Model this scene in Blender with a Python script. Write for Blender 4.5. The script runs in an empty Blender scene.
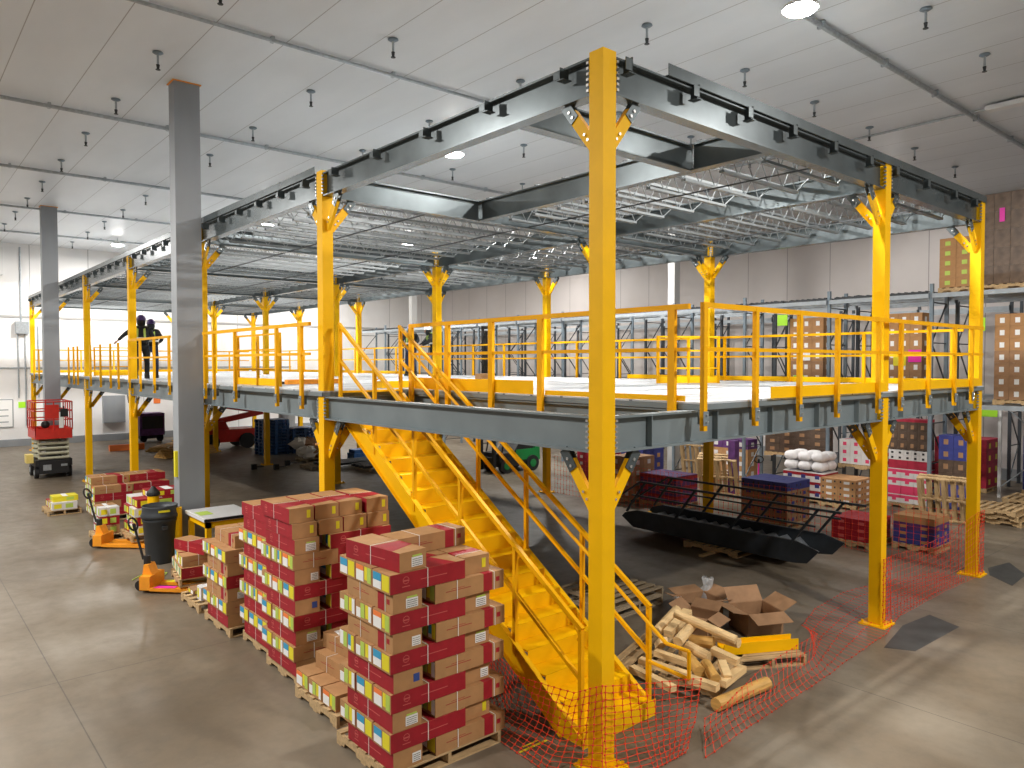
import bpy, math, random
from mathutils import Vector, Matrix
random.seed(7)
D=bpy.data; SC=bpy.context.scene; COL=SC.collection
PI=math.pi
# ---------------------------------------------------------------- materials
def mat(name,col,rough=.5,metal=0.,var=.0,scale=8.,bump=0.,col2=None,emit=None,estr=0,alpha=None,spec=None,stretch=(1,1,1),detail=4):
    m=D.materials.new(name); m.use_nodes=True; nt=m.node_tree; b=nt.nodes['Principled BSDF']
    b.inputs['Base Color'].default_value=(*col,1); b.inputs['Roughness'].default_value=rough; b.inputs['Metallic'].default_value=metal
    if spec is not None: b.inputs['Specular IOR Level'].default_value=spec
    if var or bump or col2:
        tc=nt.nodes.new('ShaderNodeTexCoord'); mp=nt.nodes.new('ShaderNodeMapping'); mp.inputs['Scale'].default_value=stretch
        nt.links.new(tc.outputs['Object'],mp.inputs['Vector'])
        n=nt.nodes.new('ShaderNodeTexNoise'); n.inputs['Scale'].default_value=scale; n.inputs['Detail'].default_value=detail
        nt.links.new(mp.outputs['Vector'],n.inputs['Vector'])
        r=nt.nodes.new('ShaderNodeValToRGB'); r.color_ramp.elements[0].position=.3; r.color_ramp.elements[1].position=.7
        c2=col2 or tuple(min(1,c*(1+var)) for c in col); c1=col if col2 else tuple(c*(1-var) for c in col)
        r.color_ramp.elements[0].color=(*c1,1); r.color_ramp.elements[1].color=(*c2,1)
        nt.links.new(n.outputs['Fac'],r.inputs['Fac']); nt.links.new(r.outputs['Color'],b.inputs['Base Color'])
        if bump:
            bp=nt.nodes.new('ShaderNodeBump'); bp.inputs['Strength'].default_value=bump; bp.inputs['Distance'].default_value=.02
            nt.links.new(n.outputs['Fac'],bp.inputs['Height']); nt.links.new(bp.outputs['Normal'],b.inputs['Normal'])
    if emit: b.inputs['Emission Color'].default_value=(*emit,1); b.inputs['Emission Strength'].default_value=estr
    if alpha is not None: b.inputs['Alpha'].default_value=alpha
    return m
M={}
M['yellow']=mat('yellow_paint',(.92,.50,.0),.5,0,.05,3.,.02,spec=.22)
M['yellow2']=mat('yellow_rail_paint',(.86,.42,.0),.5,0,.07,4.,spec=.22)
M['steel']=mat('grey_primer_steel',(.125,.148,.155),.27,.5,.22,1.6,.04,stretch=(1,1,1))
M['steel_deck']=mat('grey_deck_beam_paint',(.19,.225,.235),.45,.1,.12,1.5)
M['joist']=mat('light_joist_steel',(.19,.205,.21),.38,.45,.15,3.)
M['joist_dark']=mat('dark_bridging_steel',(.05,.055,.06),.5,.3)
M['galv']=mat('galvanised_metal',(.42,.46,.49),.4,.5,.15,12.)
M['rack']=mat('grey_rack_paint',(.19,.24,.28),.45,.2,.1,6.)
M['rackbeam']=mat('pale_rack_beam_paint',(.36,.40,.43),.45,.2,.1,6.)
M['colgrey']=mat('grey_building_column_paint',(.30,.32,.34),.45,0,.1,1.2,.01,stretch=(1,1,.25))
M['colwhite']=mat('white_column_paint',(.42,.42,.41),.5)
M['bolt']=mat('bright_bolt_steel',(.75,.75,.74),.25,.8)
M['black']=mat('black_rubber',(.012,.012,.013),.6)
M['blacksteel']=mat('dark_blue_black_steel',(.035,.042,.05),.42,.25,.25,3.)
M['stairtread']=mat('silver_checker_tread',(.36,.39,.42),.38,.45,.2,20.)
M['grey_plastic']=mat('dark_grey_plastic',(.035,.04,.045),.5,0,.1,5.)
M['tan']=mat('tan_cardboard',(.43,.225,.09),.75,0,.09,7.)
M['tan2']=mat('brown_cardboard',(.36,.20,.10),.78,0,.12,7.)
M['redc']=mat('red_printed_cardboard',(.33,.006,.016),.6,0,.12,9.)
M['redpr']=mat('pale_red_print',(.55,.10,.09),.6)
M['strap']=mat('white_strap',(.85,.84,.8),.4)
M['ostrap']=mat('orange_strap',(.9,.42,.05),.4)
M['lyellow']=mat('label_yellow',(.78,.68,.02),.5)
M['lgreen']=mat('label_lime',(.46,.62,.10),.5)
M['lblue']=mat('label_blue',(.04,.33,.56),.5)
M['lorange']=mat('label_orange',(.90,.22,.05),.5)
M['lnavy']=mat('label_navy',(.03,.07,.28),.5)
M['white']=mat('label_white',(.86,.86,.84),.5)
M['ink']=mat('black_ink',(.03,.03,.03),.6)
M['wood']=mat('pallet_wood',(.50,.34,.17),.75,0,.22,5.,.1,stretch=(1,6,6))
M['woodgrey']=mat('weathered_pallet_wood',(.36,.28,.18),.8,0,.25,5.,.1,stretch=(6,1,6))
M['lumber']=mat('pale_new_lumber',(.78,.55,.27),.6,0,.14,4.,.05,stretch=(1,1,9))
M['lumber2']=mat('golden_lumber',(.60,.34,.09),.6,0,.2,4.,.05,stretch=(1,1,9))
M['blueb']=mat('blue_printed_cardboard',(.035,.045,.22),.6,0,.15,6.)
M['purple']=mat('purple_printed_cardboard',(.10,.03,.14),.6,0,.3,6.)
M['darkb']=mat('dark_wrapped_cardboard',(.10,.065,.045),.5,0,.3,6.)
M['pink']=mat('pink_printed_cardboard',(.72,.05,.14),.6)
M['pinkdark']=mat('crimson_cardboard',(.42,.02,.05),.6,0,.2,6.)
M['whitebox']=mat('white_cardboard',(.70,.68,.66),.6,0,.06,6.)
M['bag']=mat('white_woven_sack',(.82,.80,.80),.7,0,.08,8.,.2)
M['wrap']=mat('stretch_wrapped_cartons',(.13,.085,.055),.28,0,.45,5.,.3)
M['red']=mat('red_machine_paint',(.58,.03,.02),.4,0,.1,5.)
M['orange']=mat('orange_fork_paint',(.90,.33,.02),.4,0,.1,6.)
M['magenta']=mat('magenta_handle',(.85,.03,.42),.4)
M['net']=mat('orange_safety_netting',(.80,.06,.025),.5)
M['green']=mat('green_machine_paint',(.01,.22,.05),.4)
M['limesign']=mat('lime_sign',(.42,.85,.03),.5)
M['bluep']=mat('blue_plastic_crate',(.01,.07,.22),.5,0,.15,6.)
M['jacket']=mat('black_work_jacket',(.008,.01,.012),.8)
M['jeans']=mat('navy_work_trousers',(.02,.03,.07),.85)
M['vest']=mat('hi_vis_vest',(.45,.62,.14),.6)
M['skin']=mat('skin',(.55,.32,.22),.6)
M['helmet']=mat('dark_purple_helmet',(.045,.02,.10),.35)
M['whelmet']=mat('blue_helmet',(.10,.09,.38),.35)
M['glow']=mat('lamp_lens',(.9,.9,.9),.4,emit=(1,.98,.95),estr=90)
M['housing']=mat('white_lamp_housing',(.75,.75,.74),.4)
M['glass']=mat('clear_plastic_film',(.8,.83,.85),.15,alpha=.38)
M['cream']=mat('pale_cloth',(.75,.72,.66),.7)
# deck, floor, ceiling, walls
def nodes(name):
    m=D.materials.new(name); m.use_nodes=True; nt=m.node_tree; return m,nt,nt.nodes['Principled BSDF']
def mth(nt,op,a,b=None,c=None):
    n=nt.nodes.new('ShaderNodeMath'); n.operation=op
    for i,x in enumerate((a,b,c)):
        if x is None: continue
        if isinstance(x,(int,float)): n.inputs[i].default_value=x
        else: nt.links.new(x,n.inputs[i])
    return n.outputs[0]
def mix(nt,f,a,b,bt='MIX'):
    n=nt.nodes.new('ShaderNodeMixRGB'); n.blend_type=bt
    for i,x in enumerate((f,a,b)):
        if isinstance(x,(int,float)): n.inputs[i].default_value=x
        elif isinstance(x,tuple): n.inputs[i].default_value=(*x,1)
        else: nt.links.new(x,n.inputs[i])
    return n.outputs[0]
def xyz(nt):
    tc=nt.nodes.new('ShaderNodeTexCoord'); s=nt.nodes.new('ShaderNodeSeparateXYZ'); nt.links.new(tc.outputs['Object'],s.inputs[0]); return tc.outputs['Object'],s.outputs
def noise(nt,vec,sc,det=5,scale=None,rough=.55):
    if scale:
        mp=nt.nodes.new('ShaderNodeMapping'); mp.inputs['Scale'].default_value=scale; nt.links.new(vec,mp.inputs['Vector']); vec=mp.outputs['Vector']
    n=nt.nodes.new('ShaderNodeTexNoise'); n.inputs['Scale'].default_value=sc; n.inputs['Detail'].default_value=det; n.inputs['Roughness'].default_value=rough
    nt.links.new(vec,n.inputs['Vector']); return n.outputs['Fac']
def line(nt,coord,period,off,w):   # 1 on a thin line every period
    a=mth(nt,'ADD',coord,-off+1000*period); b=mth(nt,'MODULO',a,period); c=mth(nt,'SUBTRACT',b,period/2); d=mth(nt,'ABSOLUTE',c)
    return mth(nt,'GREATER_THAN',d,period/2-w/2)
def ramp(nt,f,stops):
    r=nt.nodes.new('ShaderNodeValToRGB'); e=r.color_ramp.elements
    while len(e)<len(stops): e.new(.5)
    for k,(p,c) in enumerate(stops): e[k].position=p; e[k].color=(*c,1)
    nt.links.new(f,r.inputs['Fac']); return r.outputs['Color']
def floor_mat():
    m,nt,b=nodes('polished_concrete'); v,s=xyz(nt)
    n1=noise(nt,v,.35,6); n2=noise(nt,v,3.2,6,rough=.7); n3=noise(nt,v,.9,4,(1,.22,1))
    c=ramp(nt,n1,[(.3,(.115,.088,.058)),(.5,(.165,.13,.09)),(.72,(.225,.188,.14))])
    c=mix(nt,mth(nt,'MULTIPLY',ramp(nt,n2,[(.45,(0,0,0)),(.75,(1,1,1))]),.45),c,(.10,.085,.065))
    c=mix(nt,mth(nt,'MULTIPLY',ramp(nt,n3,[(.5,(0,0,0)),(.68,(1,1,1))]),.35),c,(.29,.255,.20))
    jl=mth(nt,'MAXIMUM',line(nt,s[0],3.82,-.02,.014),line(nt,s[1],5.67,.26,.016))
    c=mix(nt,mth(nt,'MULTIPLY',jl,.75),c,(.055,.045,.035))
    # dark greasy patches beside the second edge column
    nt.links.new(c,b.inputs['Base Color'])
    r=mth(nt,'MULTIPLY_ADD',n2,.32,.26); nt.links.new(r,b.inputs['Roughness'])
    bp=nt.nodes.new('ShaderNodeBump'); bp.inputs['Strength'].default_value=.12; bp.inputs['Distance'].default_value=.01; nt.links.new(n2,bp.inputs['Height']); nt.links.new(bp.outputs['Normal'],b.inputs['Normal'])
    return m
def ceil_mat():
    m,nt,b=nodes('ceiling_panels'); v,s=xyz(nt)
    n=noise(nt,v,.8,4,(1,.3,1))
    c=ramp(nt,n,[(.3,(.66,.69,.72)),(.7,(.74,.77,.80))])
    c=mix(nt,line(nt,s[0],1.27,-.93,.018),c,(.36,.36,.36))
    nt.links.new(c,b.inputs['Base Color']); b.inputs['Roughness'].default_value=.42
    return m
def wall_mat(name,ca,cb,axis,per):
    m,nt,b=nodes(name); v,s=xyz(nt)
    n=noise(nt,v,.5,3)
    c=ramp(nt,n,[(.3,ca),(.7,cb)])
    c=mix(nt,line(nt,s[axis],per,.3,.03),c,tuple(x*.5 for x in ca))
    nt.links.new(c,b.inputs['Base Color']); b.inputs['Roughness'].default_value=.5
    return m
def deck_mat():
    m,nt,b=nodes('pale_deck_boards'); v,s=xyz(nt)
    n=noise(nt,v,1.3,4,(.25,2,1)); fl=mth(nt,'FLOOR',mth(nt,'DIVIDE',s[1],.61)); wn=nt.nodes.new('ShaderNodeTexWhiteNoise'); wn.noise_dimensions='1D'; nt.links.new(fl,wn.inputs['W'])
    c=ramp(nt,wn.outputs['Value'],[(0,(.40,.43,.45)),(1,(.60,.63,.66))])
    c=mix(nt,mth(nt,'MULTIPLY',n,.4),c,(.42,.45,.48))
    jl=mth(nt,'MAXIMUM',line(nt,s[1],.61,0,.05),line(nt,s[0],2.44,.2,.03)); c=mix(nt,jl,c,(.14,.15,.16))
    nt.links.new(c,b.inputs['Base Color']); b.inputs['Roughness'].default_value=.4; b.inputs['Metallic'].default_value=.0
    return m
M['floor']=floor_mat(); M['ceil']=ceil_mat(); M['deck']=deck_mat()
M['wallfar']=wall_mat('white_wall_panels',(.78,.77,.76),(.86,.85,.84),0,2.6)
M['wallright']=wall_mat('beige_wall_panels',(.50,.46,.44),(.55,.51,.49),1,1.9)
# ---------------------------------------------------------------- mesh builder
class MB:
    def __init__(s): s.v=[];s.f=[];s.m=[]
    def add(s,vs,fs,mi=0,T=None):
        o=len(s.v); s.v+=[(T@Vector(p)) if T else Vector(p) for p in vs]; s.f+=[tuple(o+i for i in f) for f in fs]
        s.m+=(mi if isinstance(mi,list) else [mi]*len(fs)); return s
    def box(s,x0,x1,y0,y1,z0,z1,mi=0,T=None):
        return s.add([(x0,y0,z0),(x1,y0,z0),(x1,y1,z0),(x0,y1,z0),(x0,y0,z1),(x1,y0,z1),(x1,y1,z1),(x0,y1,z1)],
            [(0,3,2,1),(4,5,6,7),(0,1,5,4),(1,2,6,5),(2,3,7,6),(3,0,4,7)],mi,T)
    def cbox(s,c,d,mi=0,T=None): return s.box(c[0]-d[0]/2,c[0]+d[0]/2,c[1]-d[1]/2,c[1]+d[1]/2,c[2]-d[2]/2,c[2]+d[2]/2,mi,T)
    def frame(s,p,q,up=(0,0,1)):
        p=Vector(p);q=Vector(q);z=(q-p).normalized(); u=Vector(up)
        if abs(z.dot(u))>.98: u=Vector((1,0,0)) if abs(z.x)<.9 else Vector((0,1,0))
        x=u.cross(z).normalized(); y=z.cross(x); m=Matrix((x,y,z)).transposed().to_4x4(); m.translation=p; return m,(q-p).length
    def bar(s,p,q,w,h=None,mi=0,up=(0,0,1)):
        m,L=s.frame(p,q,up); h=h or w; return s.box(-w/2,w/2,-h/2,h/2,0,L,mi,m)
    def tube(s,p,q,r,n=8,mi=0,r2=None,cap=True):
        m,L=s.frame(p,q); r2=r if r2 is None else r2
        vs=[(r*math.cos(2*PI*i/n),r*math.sin(2*PI*i/n),0) for i in range(n)]+[(r2*math.cos(2*PI*i/n),r2*math.sin(2*PI*i/n),L) for i in range(n)]
        fs=[(i,(i+1)%n,n+(i+1)%n,n+i) for i in range(n)]
        if cap: fs+=[tuple(reversed(range(n))),tuple(range(n,2*n))]
        return s.add(vs,fs,mi,m)
    def path(s,pts,r,n=6,mi=0):
        for a,b in zip(pts,pts[1:]): s.tube(a,b,r,n,mi)
        return s
    def prism(s,poly,a,b,axis='y',mi=0,T=None):  # poly in the plane across axis, extruded a..b
        n=len(poly)
        def P(u,w,t): return {'x':(t,u,w),'y':(u,t,w),'z':(u,w,t)}[axis]
        vs=[P(u,w,a) for u,w in poly]+[P(u,w,b) for u,w in poly]
        return s.add(vs,[(i,(i+1)%n,n+(i+1)%n,n+i) for i in range(n)]+[tuple(reversed(range(n))),tuple(range(n,2*n))],mi,T)
    def lathe(s,prof,n=20,mi=0,c=(0,0,0)):
        k=len(prof); vs=[(c[0]+r*math.cos(2*PI*i/n),c[1]+r*math.sin(2*PI*i/n),c[2]+z) for i in range(n) for r,z in prof]
        fs=[(i*k+j,((i+1)%n)*k+j,((i+1)%n)*k+j+1,i*k+j+1) for i in range(n) for j in range(k-1)]
        return s.add(vs,fs,mi)
    def sphere(s,c,r,mi=0,n=12,k=8,sc=(1,1,1)):
        prof=[(r*math.sin(PI*j/k),-r*math.cos(PI*j/k)) for j in range(k+1)]
        o=len(s.v); s.lathe(prof,n,mi)
        for i in range(o,len(s.v)): v=s.v[i]; s.v[i]=Vector((c[0]+v.x*sc[0],c[1]+v.y*sc[1],c[2]+v.z*sc[2]))
        return s
    def mesh(s,name,mats,off=(0,0,0),smooth=False):
        me=D.meshes.new(name); of=Vector(off); me.from_pydata([v-of for v in s.v],[],s.f)
        for m in (mats if isinstance(mats,(list,tuple)) else [mats]): me.materials.append(M[m])
        for p,k in zip(me.polygons,s.m): p.material_index=k; p.use_smooth=smooth
        import bmesh
        bm=bmesh.new(); bm.from_mesh(me); bmesh.ops.recalc_face_normals(bm,faces=bm.faces); bm.to_mesh(me); bm.free()
        return me
    def obj(s,name,mats,parent=None,off=None,smooth=False,loc=None):
        if off is None: off=tuple(parent.location) if parent is not None and parent.get('_w') else (0,0,0)
        o=D.objects.new(name,s.mesh(name,mats,off,smooth)); COL.objects.link(o)
        if parent is not None: o.parent=parent
        if loc is not None: o.location=loc
        return o
def tag(o,label=None,cat=None,group=None,kind=None):
    if label: o['label']=label
    if cat: o['category']=cat
    if group: o['group']=group
    if kind: o['kind']=kind
    return o
WORLD=[]
def thing(name,label,cat,loc=(0,0,0),group=None,rot=0,world=True):
    # an Empty at the base; world=True: its parts are given in world coordinates
    o=D.objects.new(name,None); COL.objects.link(o); o.location=loc; o.rotation_euler=(0,0,rot); o.empty_display_size=.2
    if world: o['_w']=1; WORLD.append(o)
    return tag(o,label,cat,group)
def solo(mb,name,mats,label,cat,loc=(0,0,0),group=None,smooth=False):
    o=mb.obj(name,mats,off=loc,smooth=smooth); o.location=loc; return tag(o,label,cat,group)
def lsolo(mb,name,mats,label,cat,loc=(0,0,0),group=None,smooth=False):   # mesh given around its own origin
    o=mb.obj(name,mats,off=(0,0,0),smooth=smooth); o.location=loc; return tag(o,label,cat,group)
def dup(o,loc=None,rot=None,label=None,group=None):
    c=o.copy(); COL.objects.link(c)
    for ch in list(o.children):
        d=ch.copy(); COL.objects.link(d); d.parent=c
        for g in list(ch.children):
            e=g.copy(); COL.objects.link(e); e.parent=d
    if loc is not None: c.location=loc
    if rot is not None: c.rotation_euler=(0,0,rot)
    if label: c['label']=label
    if group: c['group']=group
    return c
ORD=['first','second','third','fourth','fifth','sixth','seventh','eighth','ninth','tenth','eleventh','twelfth','thirteenth','fourteenth','fifteenth','sixteenth','seventeenth','eighteenth','nineteenth','twentieth','twenty-first','twenty-second','twenty-third','twenty-fourth','twenty-fifth','twenty-sixth','twenty-seventh','twenty-eighth','twenty-ninth','thirtieth']
def struct(mb,name,mats): o=mb.obj(name,mats); o['kind']='structure'; return o
# ---------------------------------------------------------------- camera
P=[740.8824,0.0285,-0.0011,0.7066,-5.5179,-5.072,4.12]
f,pi_,ro,ya=P[:4]
F=Vector((math.sin(ya)*math.cos(pi_),math.cos(ya)*math.cos(pi_),-math.sin(pi_))); Rt=Vector((math.cos(ya),-math.sin(ya),0)); U=Rt.cross(F)
Rr=Rt*math.cos(ro)+U*math.sin(ro); Ur=-Rt*math.sin(ro)+U*math.cos(ro)
cam=D.cameras.new('camera'); co=D.objects.new('camera',cam); COL.objects.link(co)
mw=Matrix((Rr,Ur,-F)).transposed().to_4x4(); mw.translation=Vector(P[4:7]); co.matrix_world=mw
cam.sensor_width=36; cam.lens=f/1024*36; cam.clip_end=200; SC.camera=co
# ---------------------------------------------------------------- room
ZC=10.06; YF=39.; XR=24.5; XL=-16.; YN=-14.
struct(MB().box(XL,XR+.3,YN,YF+.3,-.2,0),'floor','floor')
M['patch']=mat('dark_floor_patch',(.045,.047,.045),.5,0,.35,3.,.05)
for i,pts in enumerate([[(5.45,-.5),(5.65,-.85),(7.2,-.9),(7.45,-.38),(6.6,-.3)],[(10.3,-.75),(11.3,-.7),(12.1,-.2),(11.3,-.05),(10.75,-.25)]]):
    o=MB().prism(pts,.0005,.003,'z').obj('floor_patch','patch'); o['kind']='structure'
struct(MB().box(XL,XR+.3,YN,YF+.3,ZC,ZC+.2),'ceiling','ceil')
struct(MB().box(XL,XR,YF,YF+.3,0,ZC),'wall_far','wallfar')
struct(MB().box(XR,XR+.3,YN,YF+.3,0,ZC),'wall_right','wallright')
struct(MB().box(XL,XR,YF-.12,YF,0,.35),'baseboard_far','colgrey')
struct(MB().box(XR-.12,XR,YN,YF-.12,0,.4),'baseboard_right','colgrey')
for i,x in enumerate((2.6,)):
    struct(MB().box(XL,XR,YF-.05,YF,6.4,6.5),'trim_1','colwhite')
# building columns (H sections)
def hcol(x,y,w,d,base,label,m='colgrey'):
    t=thing('building_column',label,'column',(x,y,0))
    b=MB(); b.box(x-w/2,x+w/2,y-d/2,y-d/2+.03,.03,ZC-.02).box(x-w/2,x+w/2,y+d/2-.03,y+d/2,.03,ZC-.02).box(x-.015,x+.015,y-d/2+.03,y+d/2-.03,.03,ZC-.02)
    b.box(x-w/2,x-w/2+.012,y-d/2+.03,y+d/2-.03,.03,ZC-.02)
    b.obj('shaft',m,t)
    MB().box(x-w/2-.02,x+w/2+.02,y-d/2-.02,y+d/2+.02,0,.03).obj('base_plate',m,t)
    MB().box(x-w/2-.03,x+w/2+.03,y-d/2-.03,y+d/2+.03,ZC-.02,ZC-.002).obj('sealant_collar','orange',t)
    return t
t=hcol(-.46,11.62,.52,.38,0,'tall grey building column rising to the ceiling beside the yellow workbench')
MB().box(-.78,-.722,11.5,11.6,1.7,2.25).obj('yellow_marker','lyellow',t)
hcol(-.52,27.9,.52,.38,0,'tall grey building column behind the red scissor lift')
hcol(17.62,12.5,.34,.30,0,'pale building column rising out of the racks right of the near corner post','colwhite')
hcol(17.62,30.7,.34,.30,0,'pale building column far behind the two workers on the deck','colwhite')
# ceiling conduits along X, sprinklers, lights
for i,(y,x0,x1,r) in enumerate([(1.36,6.05,XR,.05),(8.15,-3.5,XR,.035),(14.75,-6,XR,.045),(21.5,-6,XR,.045),(28.2,-6,XR,.04),(34.6,-6,XR,.04)]):
    b=MB().tube((x0,y,ZC-r-.03),(x1,y,ZC-r-.03),r,8)
    x=x0+1
    while x<x1: b.box(x-.03,x+.03,y-r*1.3,y+r*1.3,ZC-2*r-.035,ZC-.001); x+=2.54
    solo(b,'ceiling_conduit','galv',f'grey conduit running across the ceiling, {ORD[i]} from the camera','conduit',(x0,y,ZC-.1),'conduits across the ceiling')
b=MB().tube((14.2,-1,ZC-.05),(14.2,1.31,ZC-.05),.03,8).tube((14.2,1.42,ZC-.05),(14.2,8.1,ZC-.05),.03,8); solo(b,'ceiling_conduit','galv','short thin conduit crossing the first ceiling conduit at the right','conduit',(14.2,0,ZC-.05),'conduits across the ceiling')
sp=None
XS=[-1.36,1.76,4.86,7.95,10.8,13.6,16.4,19.4]; YS=[0,3.42,6.8,10.2,13.5,16.7,20.06,23.4,26.6,29.7,33.0,36.5]
for j,y in enumerate(YS):
    for i,x in enumerate(XS):
        lab=f'pendent sprinkler head on the ceiling, {ORD[i]} from the left in the {ORD[j]} row away'
        if sp is None:
            sp=thing('sprinkler_head',lab,'sprinkler',(x,y,ZC-.001),'sprinkler heads on the ceiling',world=False)
            MB().lathe([(0,0),(.09,0),(.10,-.02),(.06,-.045),(.0,-.05)],14).obj('escutcheon','rack',sp,smooth=True)
            MB().tube((0,0,-.04),(0,0,-.24),.022,8).obj('drop_pipe','galv',sp)
            MB().tube((0,0,-.24),(0,0,-.33),.035,8,0,.02).tube((0,0,-.33),(0,0,-.34),.045,10).obj('head','joist_dark',sp)
        else: dup(sp,(x,y,ZC-.001),label=lab)
def light(x,y,label,lens=True,pw=900,rect=False,z=ZC-.35,col=(1,.97,.93)):
    t=thing('high_bay_light',label,'light',(x,y,ZC))
    if rect:
        MB().box(x-.15,x+.15,y-.6,y+.6,z+.06,z+.14).obj('housing','housing',t)
        MB().box(x-.13,x+.13,y-.58,y+.58,z+.04,z+.06).obj('lens','glow' if lens else 'housing',t)
    else:
        MB().lathe([(0,z+.2),(.12,z+.2),(.13,z+.1),(.28,z+.08),(.28,z+.03),(.0,z+.03)],20,0,(x,y,0)).obj('housing','housing',t,smooth=False)
        MB().lathe([(0,z+.03),(.26,z+.03),(.22,z-.01),(0,z-.03)],20,0,(x,y,0)).obj('lens','glow' if lens else 'housing',t,smooth=True)
    MB().tube((x,y,z+.14),(x,y,ZC),.015,6).obj('hanger','galv',t)
    if pw:
        l=D.lights.new('high_bay_lamp','AREA'); l.shape='DISK'; l.size=.45; l.energy=pw; l.color=col
        lo=D.objects.new('high_bay_lamp',l); COL.objects.link(lo); lo.parent=t; lo.location=(0,0,z-.03-ZC)
LP=[(5.74,1.04,'bright high bay lamp at the top of the picture over the near bay'),
 (6.38,11.27,'bright high bay lamp seen under the left roof beam'),
 (6.6,24.5,'high bay lamp over the middle of the platform seen through the joists'),
 (13.61,24.9,'high bay lamp over the right side of the platform far away'),
 (14.6,13.2,'high bay lamp over the aisle beside the racks'),
 (21.,6.,'high bay lamp over the aisle behind the near racks'),(21.,24.,'high bay lamp above the far end of the rear racks'),
 (3.2,34.,'high bay lamp near the far white wall'),(14.,35.,'high bay lamp near the far corner of the hall')]
for x,y,l in LP: light(x,y,l,pw=(110 if y<10 else 300) if x>18 else (600 if x>13 else 950))
light(14.05,.35,'unlit white linear fixture on the ceiling at the right edge',lens=False,pw=0,rect=True,z=ZC-.2)
for x,y,l in [(-9,2,'high bay lamp above the left aisle close to the camera'),(-8,10,'high bay lamp above the left aisle level with the trash can'),(-8,21,'high bay lamp above the left aisle level with the scissor lift'),(-6,33,'high bay lamp above the far end of the left aisle'),(2.5,-8,'unseen added lamp behind the camera brightening the near column')]: light(x,y,l,pw=980 if y<0 else (560 if y<5 else (1200 if y<15 else 750)))  # lamp behind the camera is an added fill for the near column
light(10,-6.5,'unseen added lamp above the open floor facing the right edge of the platform',pw=420)  # added fill lamp, out of view on the near side of the platform
# ---------------------------------------------------------------- platform frame
CX=[0,6.37,10.57]; BY=6.04; NY=7; CY=[BY*i for i in range(NY)]; A=.0935
ZT=7.16; ZB=6.785; DT=3.58; DB=3.21
SIDE=['left edge','middle','rear']
def brace(t,x,y,dx,dy,z0,z1,reach):
    # flat yellow arm plus a grey gusset hung from the beam
    n=Vector((dx,dy,0)); s=Vector((-dy,dx,0))
    a=Vector((x,y,z0))+n*A; c=Vector((x,y,z1))+n*(A+reach)
    m=a.lerp(c,.80)
    b=MB().bar(a,m,.125,.05,0,tuple(s))
    for q in (.18,.3,.72):
        p=a.lerp(c,q); b.tube(p-s*.045,p+s*.045,.016,6,1)
    o=b.obj('knee_brace',['yellow','bolt'],t)
    g=MB().bar(a.lerp(c,.66)+s*.032,c+s*.032,.12,.012,0,tuple(s)).bar(a.lerp(c,.66)-s*.032,c-s*.032,.12,.012,0,tuple(s))
    for q in (.72,.84):
        p=a.lerp(c,q); g.tube(p-s*.05,p+s*.05,.018,6,1)
    gp=g.obj('gusset_plate',['steel','bolt'],None,off=tuple(t.location)); gp.parent=o
for i,y in enumerate(CY):
    for k,x in enumerate(CX):
        lab=f'yellow square steel column, {SIDE[k]} row, {ORD[i]} from the near end of the platform'
        if (i,k)==(0,0): lab='nearest yellow steel column, at the corner of the platform beside the stair foot'
        if (i,k)==(0,1): lab='yellow steel column wrapped in orange netting midway along the right edge'
        if (i,k)==(0,2): lab='rightmost yellow steel column, at the right corner of the platform'
        if (i,k)==(1,0): lab='yellow steel column on the left edge beside the top of the stairs'
        t=thing('steel_column',lab,'column',(x,y,0),'yellow columns of the platform')
        b=MB().box(x-A,x+A,y-A,y+A,.025,7.2)
        b.obj('shaft','yellow',t)
        b=MB().box(x-.2,x+.2,y-.2,y+.2,0,.025)
        for sx in (-1,1):
            for sy in (-1,1): b.tube((x+sx*.155,y+sy*.155,.025),(x+sx*.155,y+sy*.155,.07),.018,6)
        b.obj('base_plate','yellow',t)
        # bolt rows along the beam joints
        b=MB()
        for (dx,dy) in ((1,0),(-1,0),(0,1),(0,-1)):
            if (dx==1 and k==2) or (dx==-1 and k==0) or (dy==1 and i==NY-1) or (dy==-1 and i==0): continue
            for z0 in (3.26,6.83):
                for q in range(6):
                    z=z0+q*.055
                    for s in (-1,1):
                        px,py=x+dx*(A+.02)+(s*.088 if dy else 0),y+dy*(A+.02)+(s*.088 if dx else 0)
                        b.cbox((px,py,z),(.03,.03,.026))
        b.obj('bolt_row','bolt',t)
        dirs=[]
        if k<2: dirs.append((1,0))
        if k>0: dirs.append((-1,0))
        if i<NY-1: dirs.append((0,1))
        if i>0: dirs.append((0,-1))
        for d in dirs:
            brace(t,x,y,d[0],d[1],6.28,ZB-.002,.40)
            brace(t,x,y,d[0],d[1],2.62,DB-.002,.42)
def ibeam(b,p,q,axis,zt,zb,w=.165,tf=.022,tw=.014,mi=0):
    # p,q: (x,y) ends
    (x0,y0),(x1,y1)=p,q
    if axis=='y':
        x=x0; b.box(x-w/2,x+w/2,y0,y1,zt-tf,zt,mi).box(x-w/2,x+w/2,y0,y1,zb,zb+tf,mi).box(x-tw/2,x+tw/2,y0,y1,zb+tf,zt-tf,mi)
    else:
        y=y0; b.box(x0,x1,y-w/2,y+w/2,zt-tf,zt,mi).box(x0,x1,y-w/2,y+w/2,zb,zb+tf,mi).box(x0,x1,y-tw/2,y+tw/2,zb+tf,zt-tf,mi)
BRY=[.42,1.66,2.92,4.18,5.44]+[6.47+.98*i for i in range(31)]
BRX=[.24,1.36,2.43,3.46,4.55,5.65,6.56,7.77,8.99,10.0]
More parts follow.
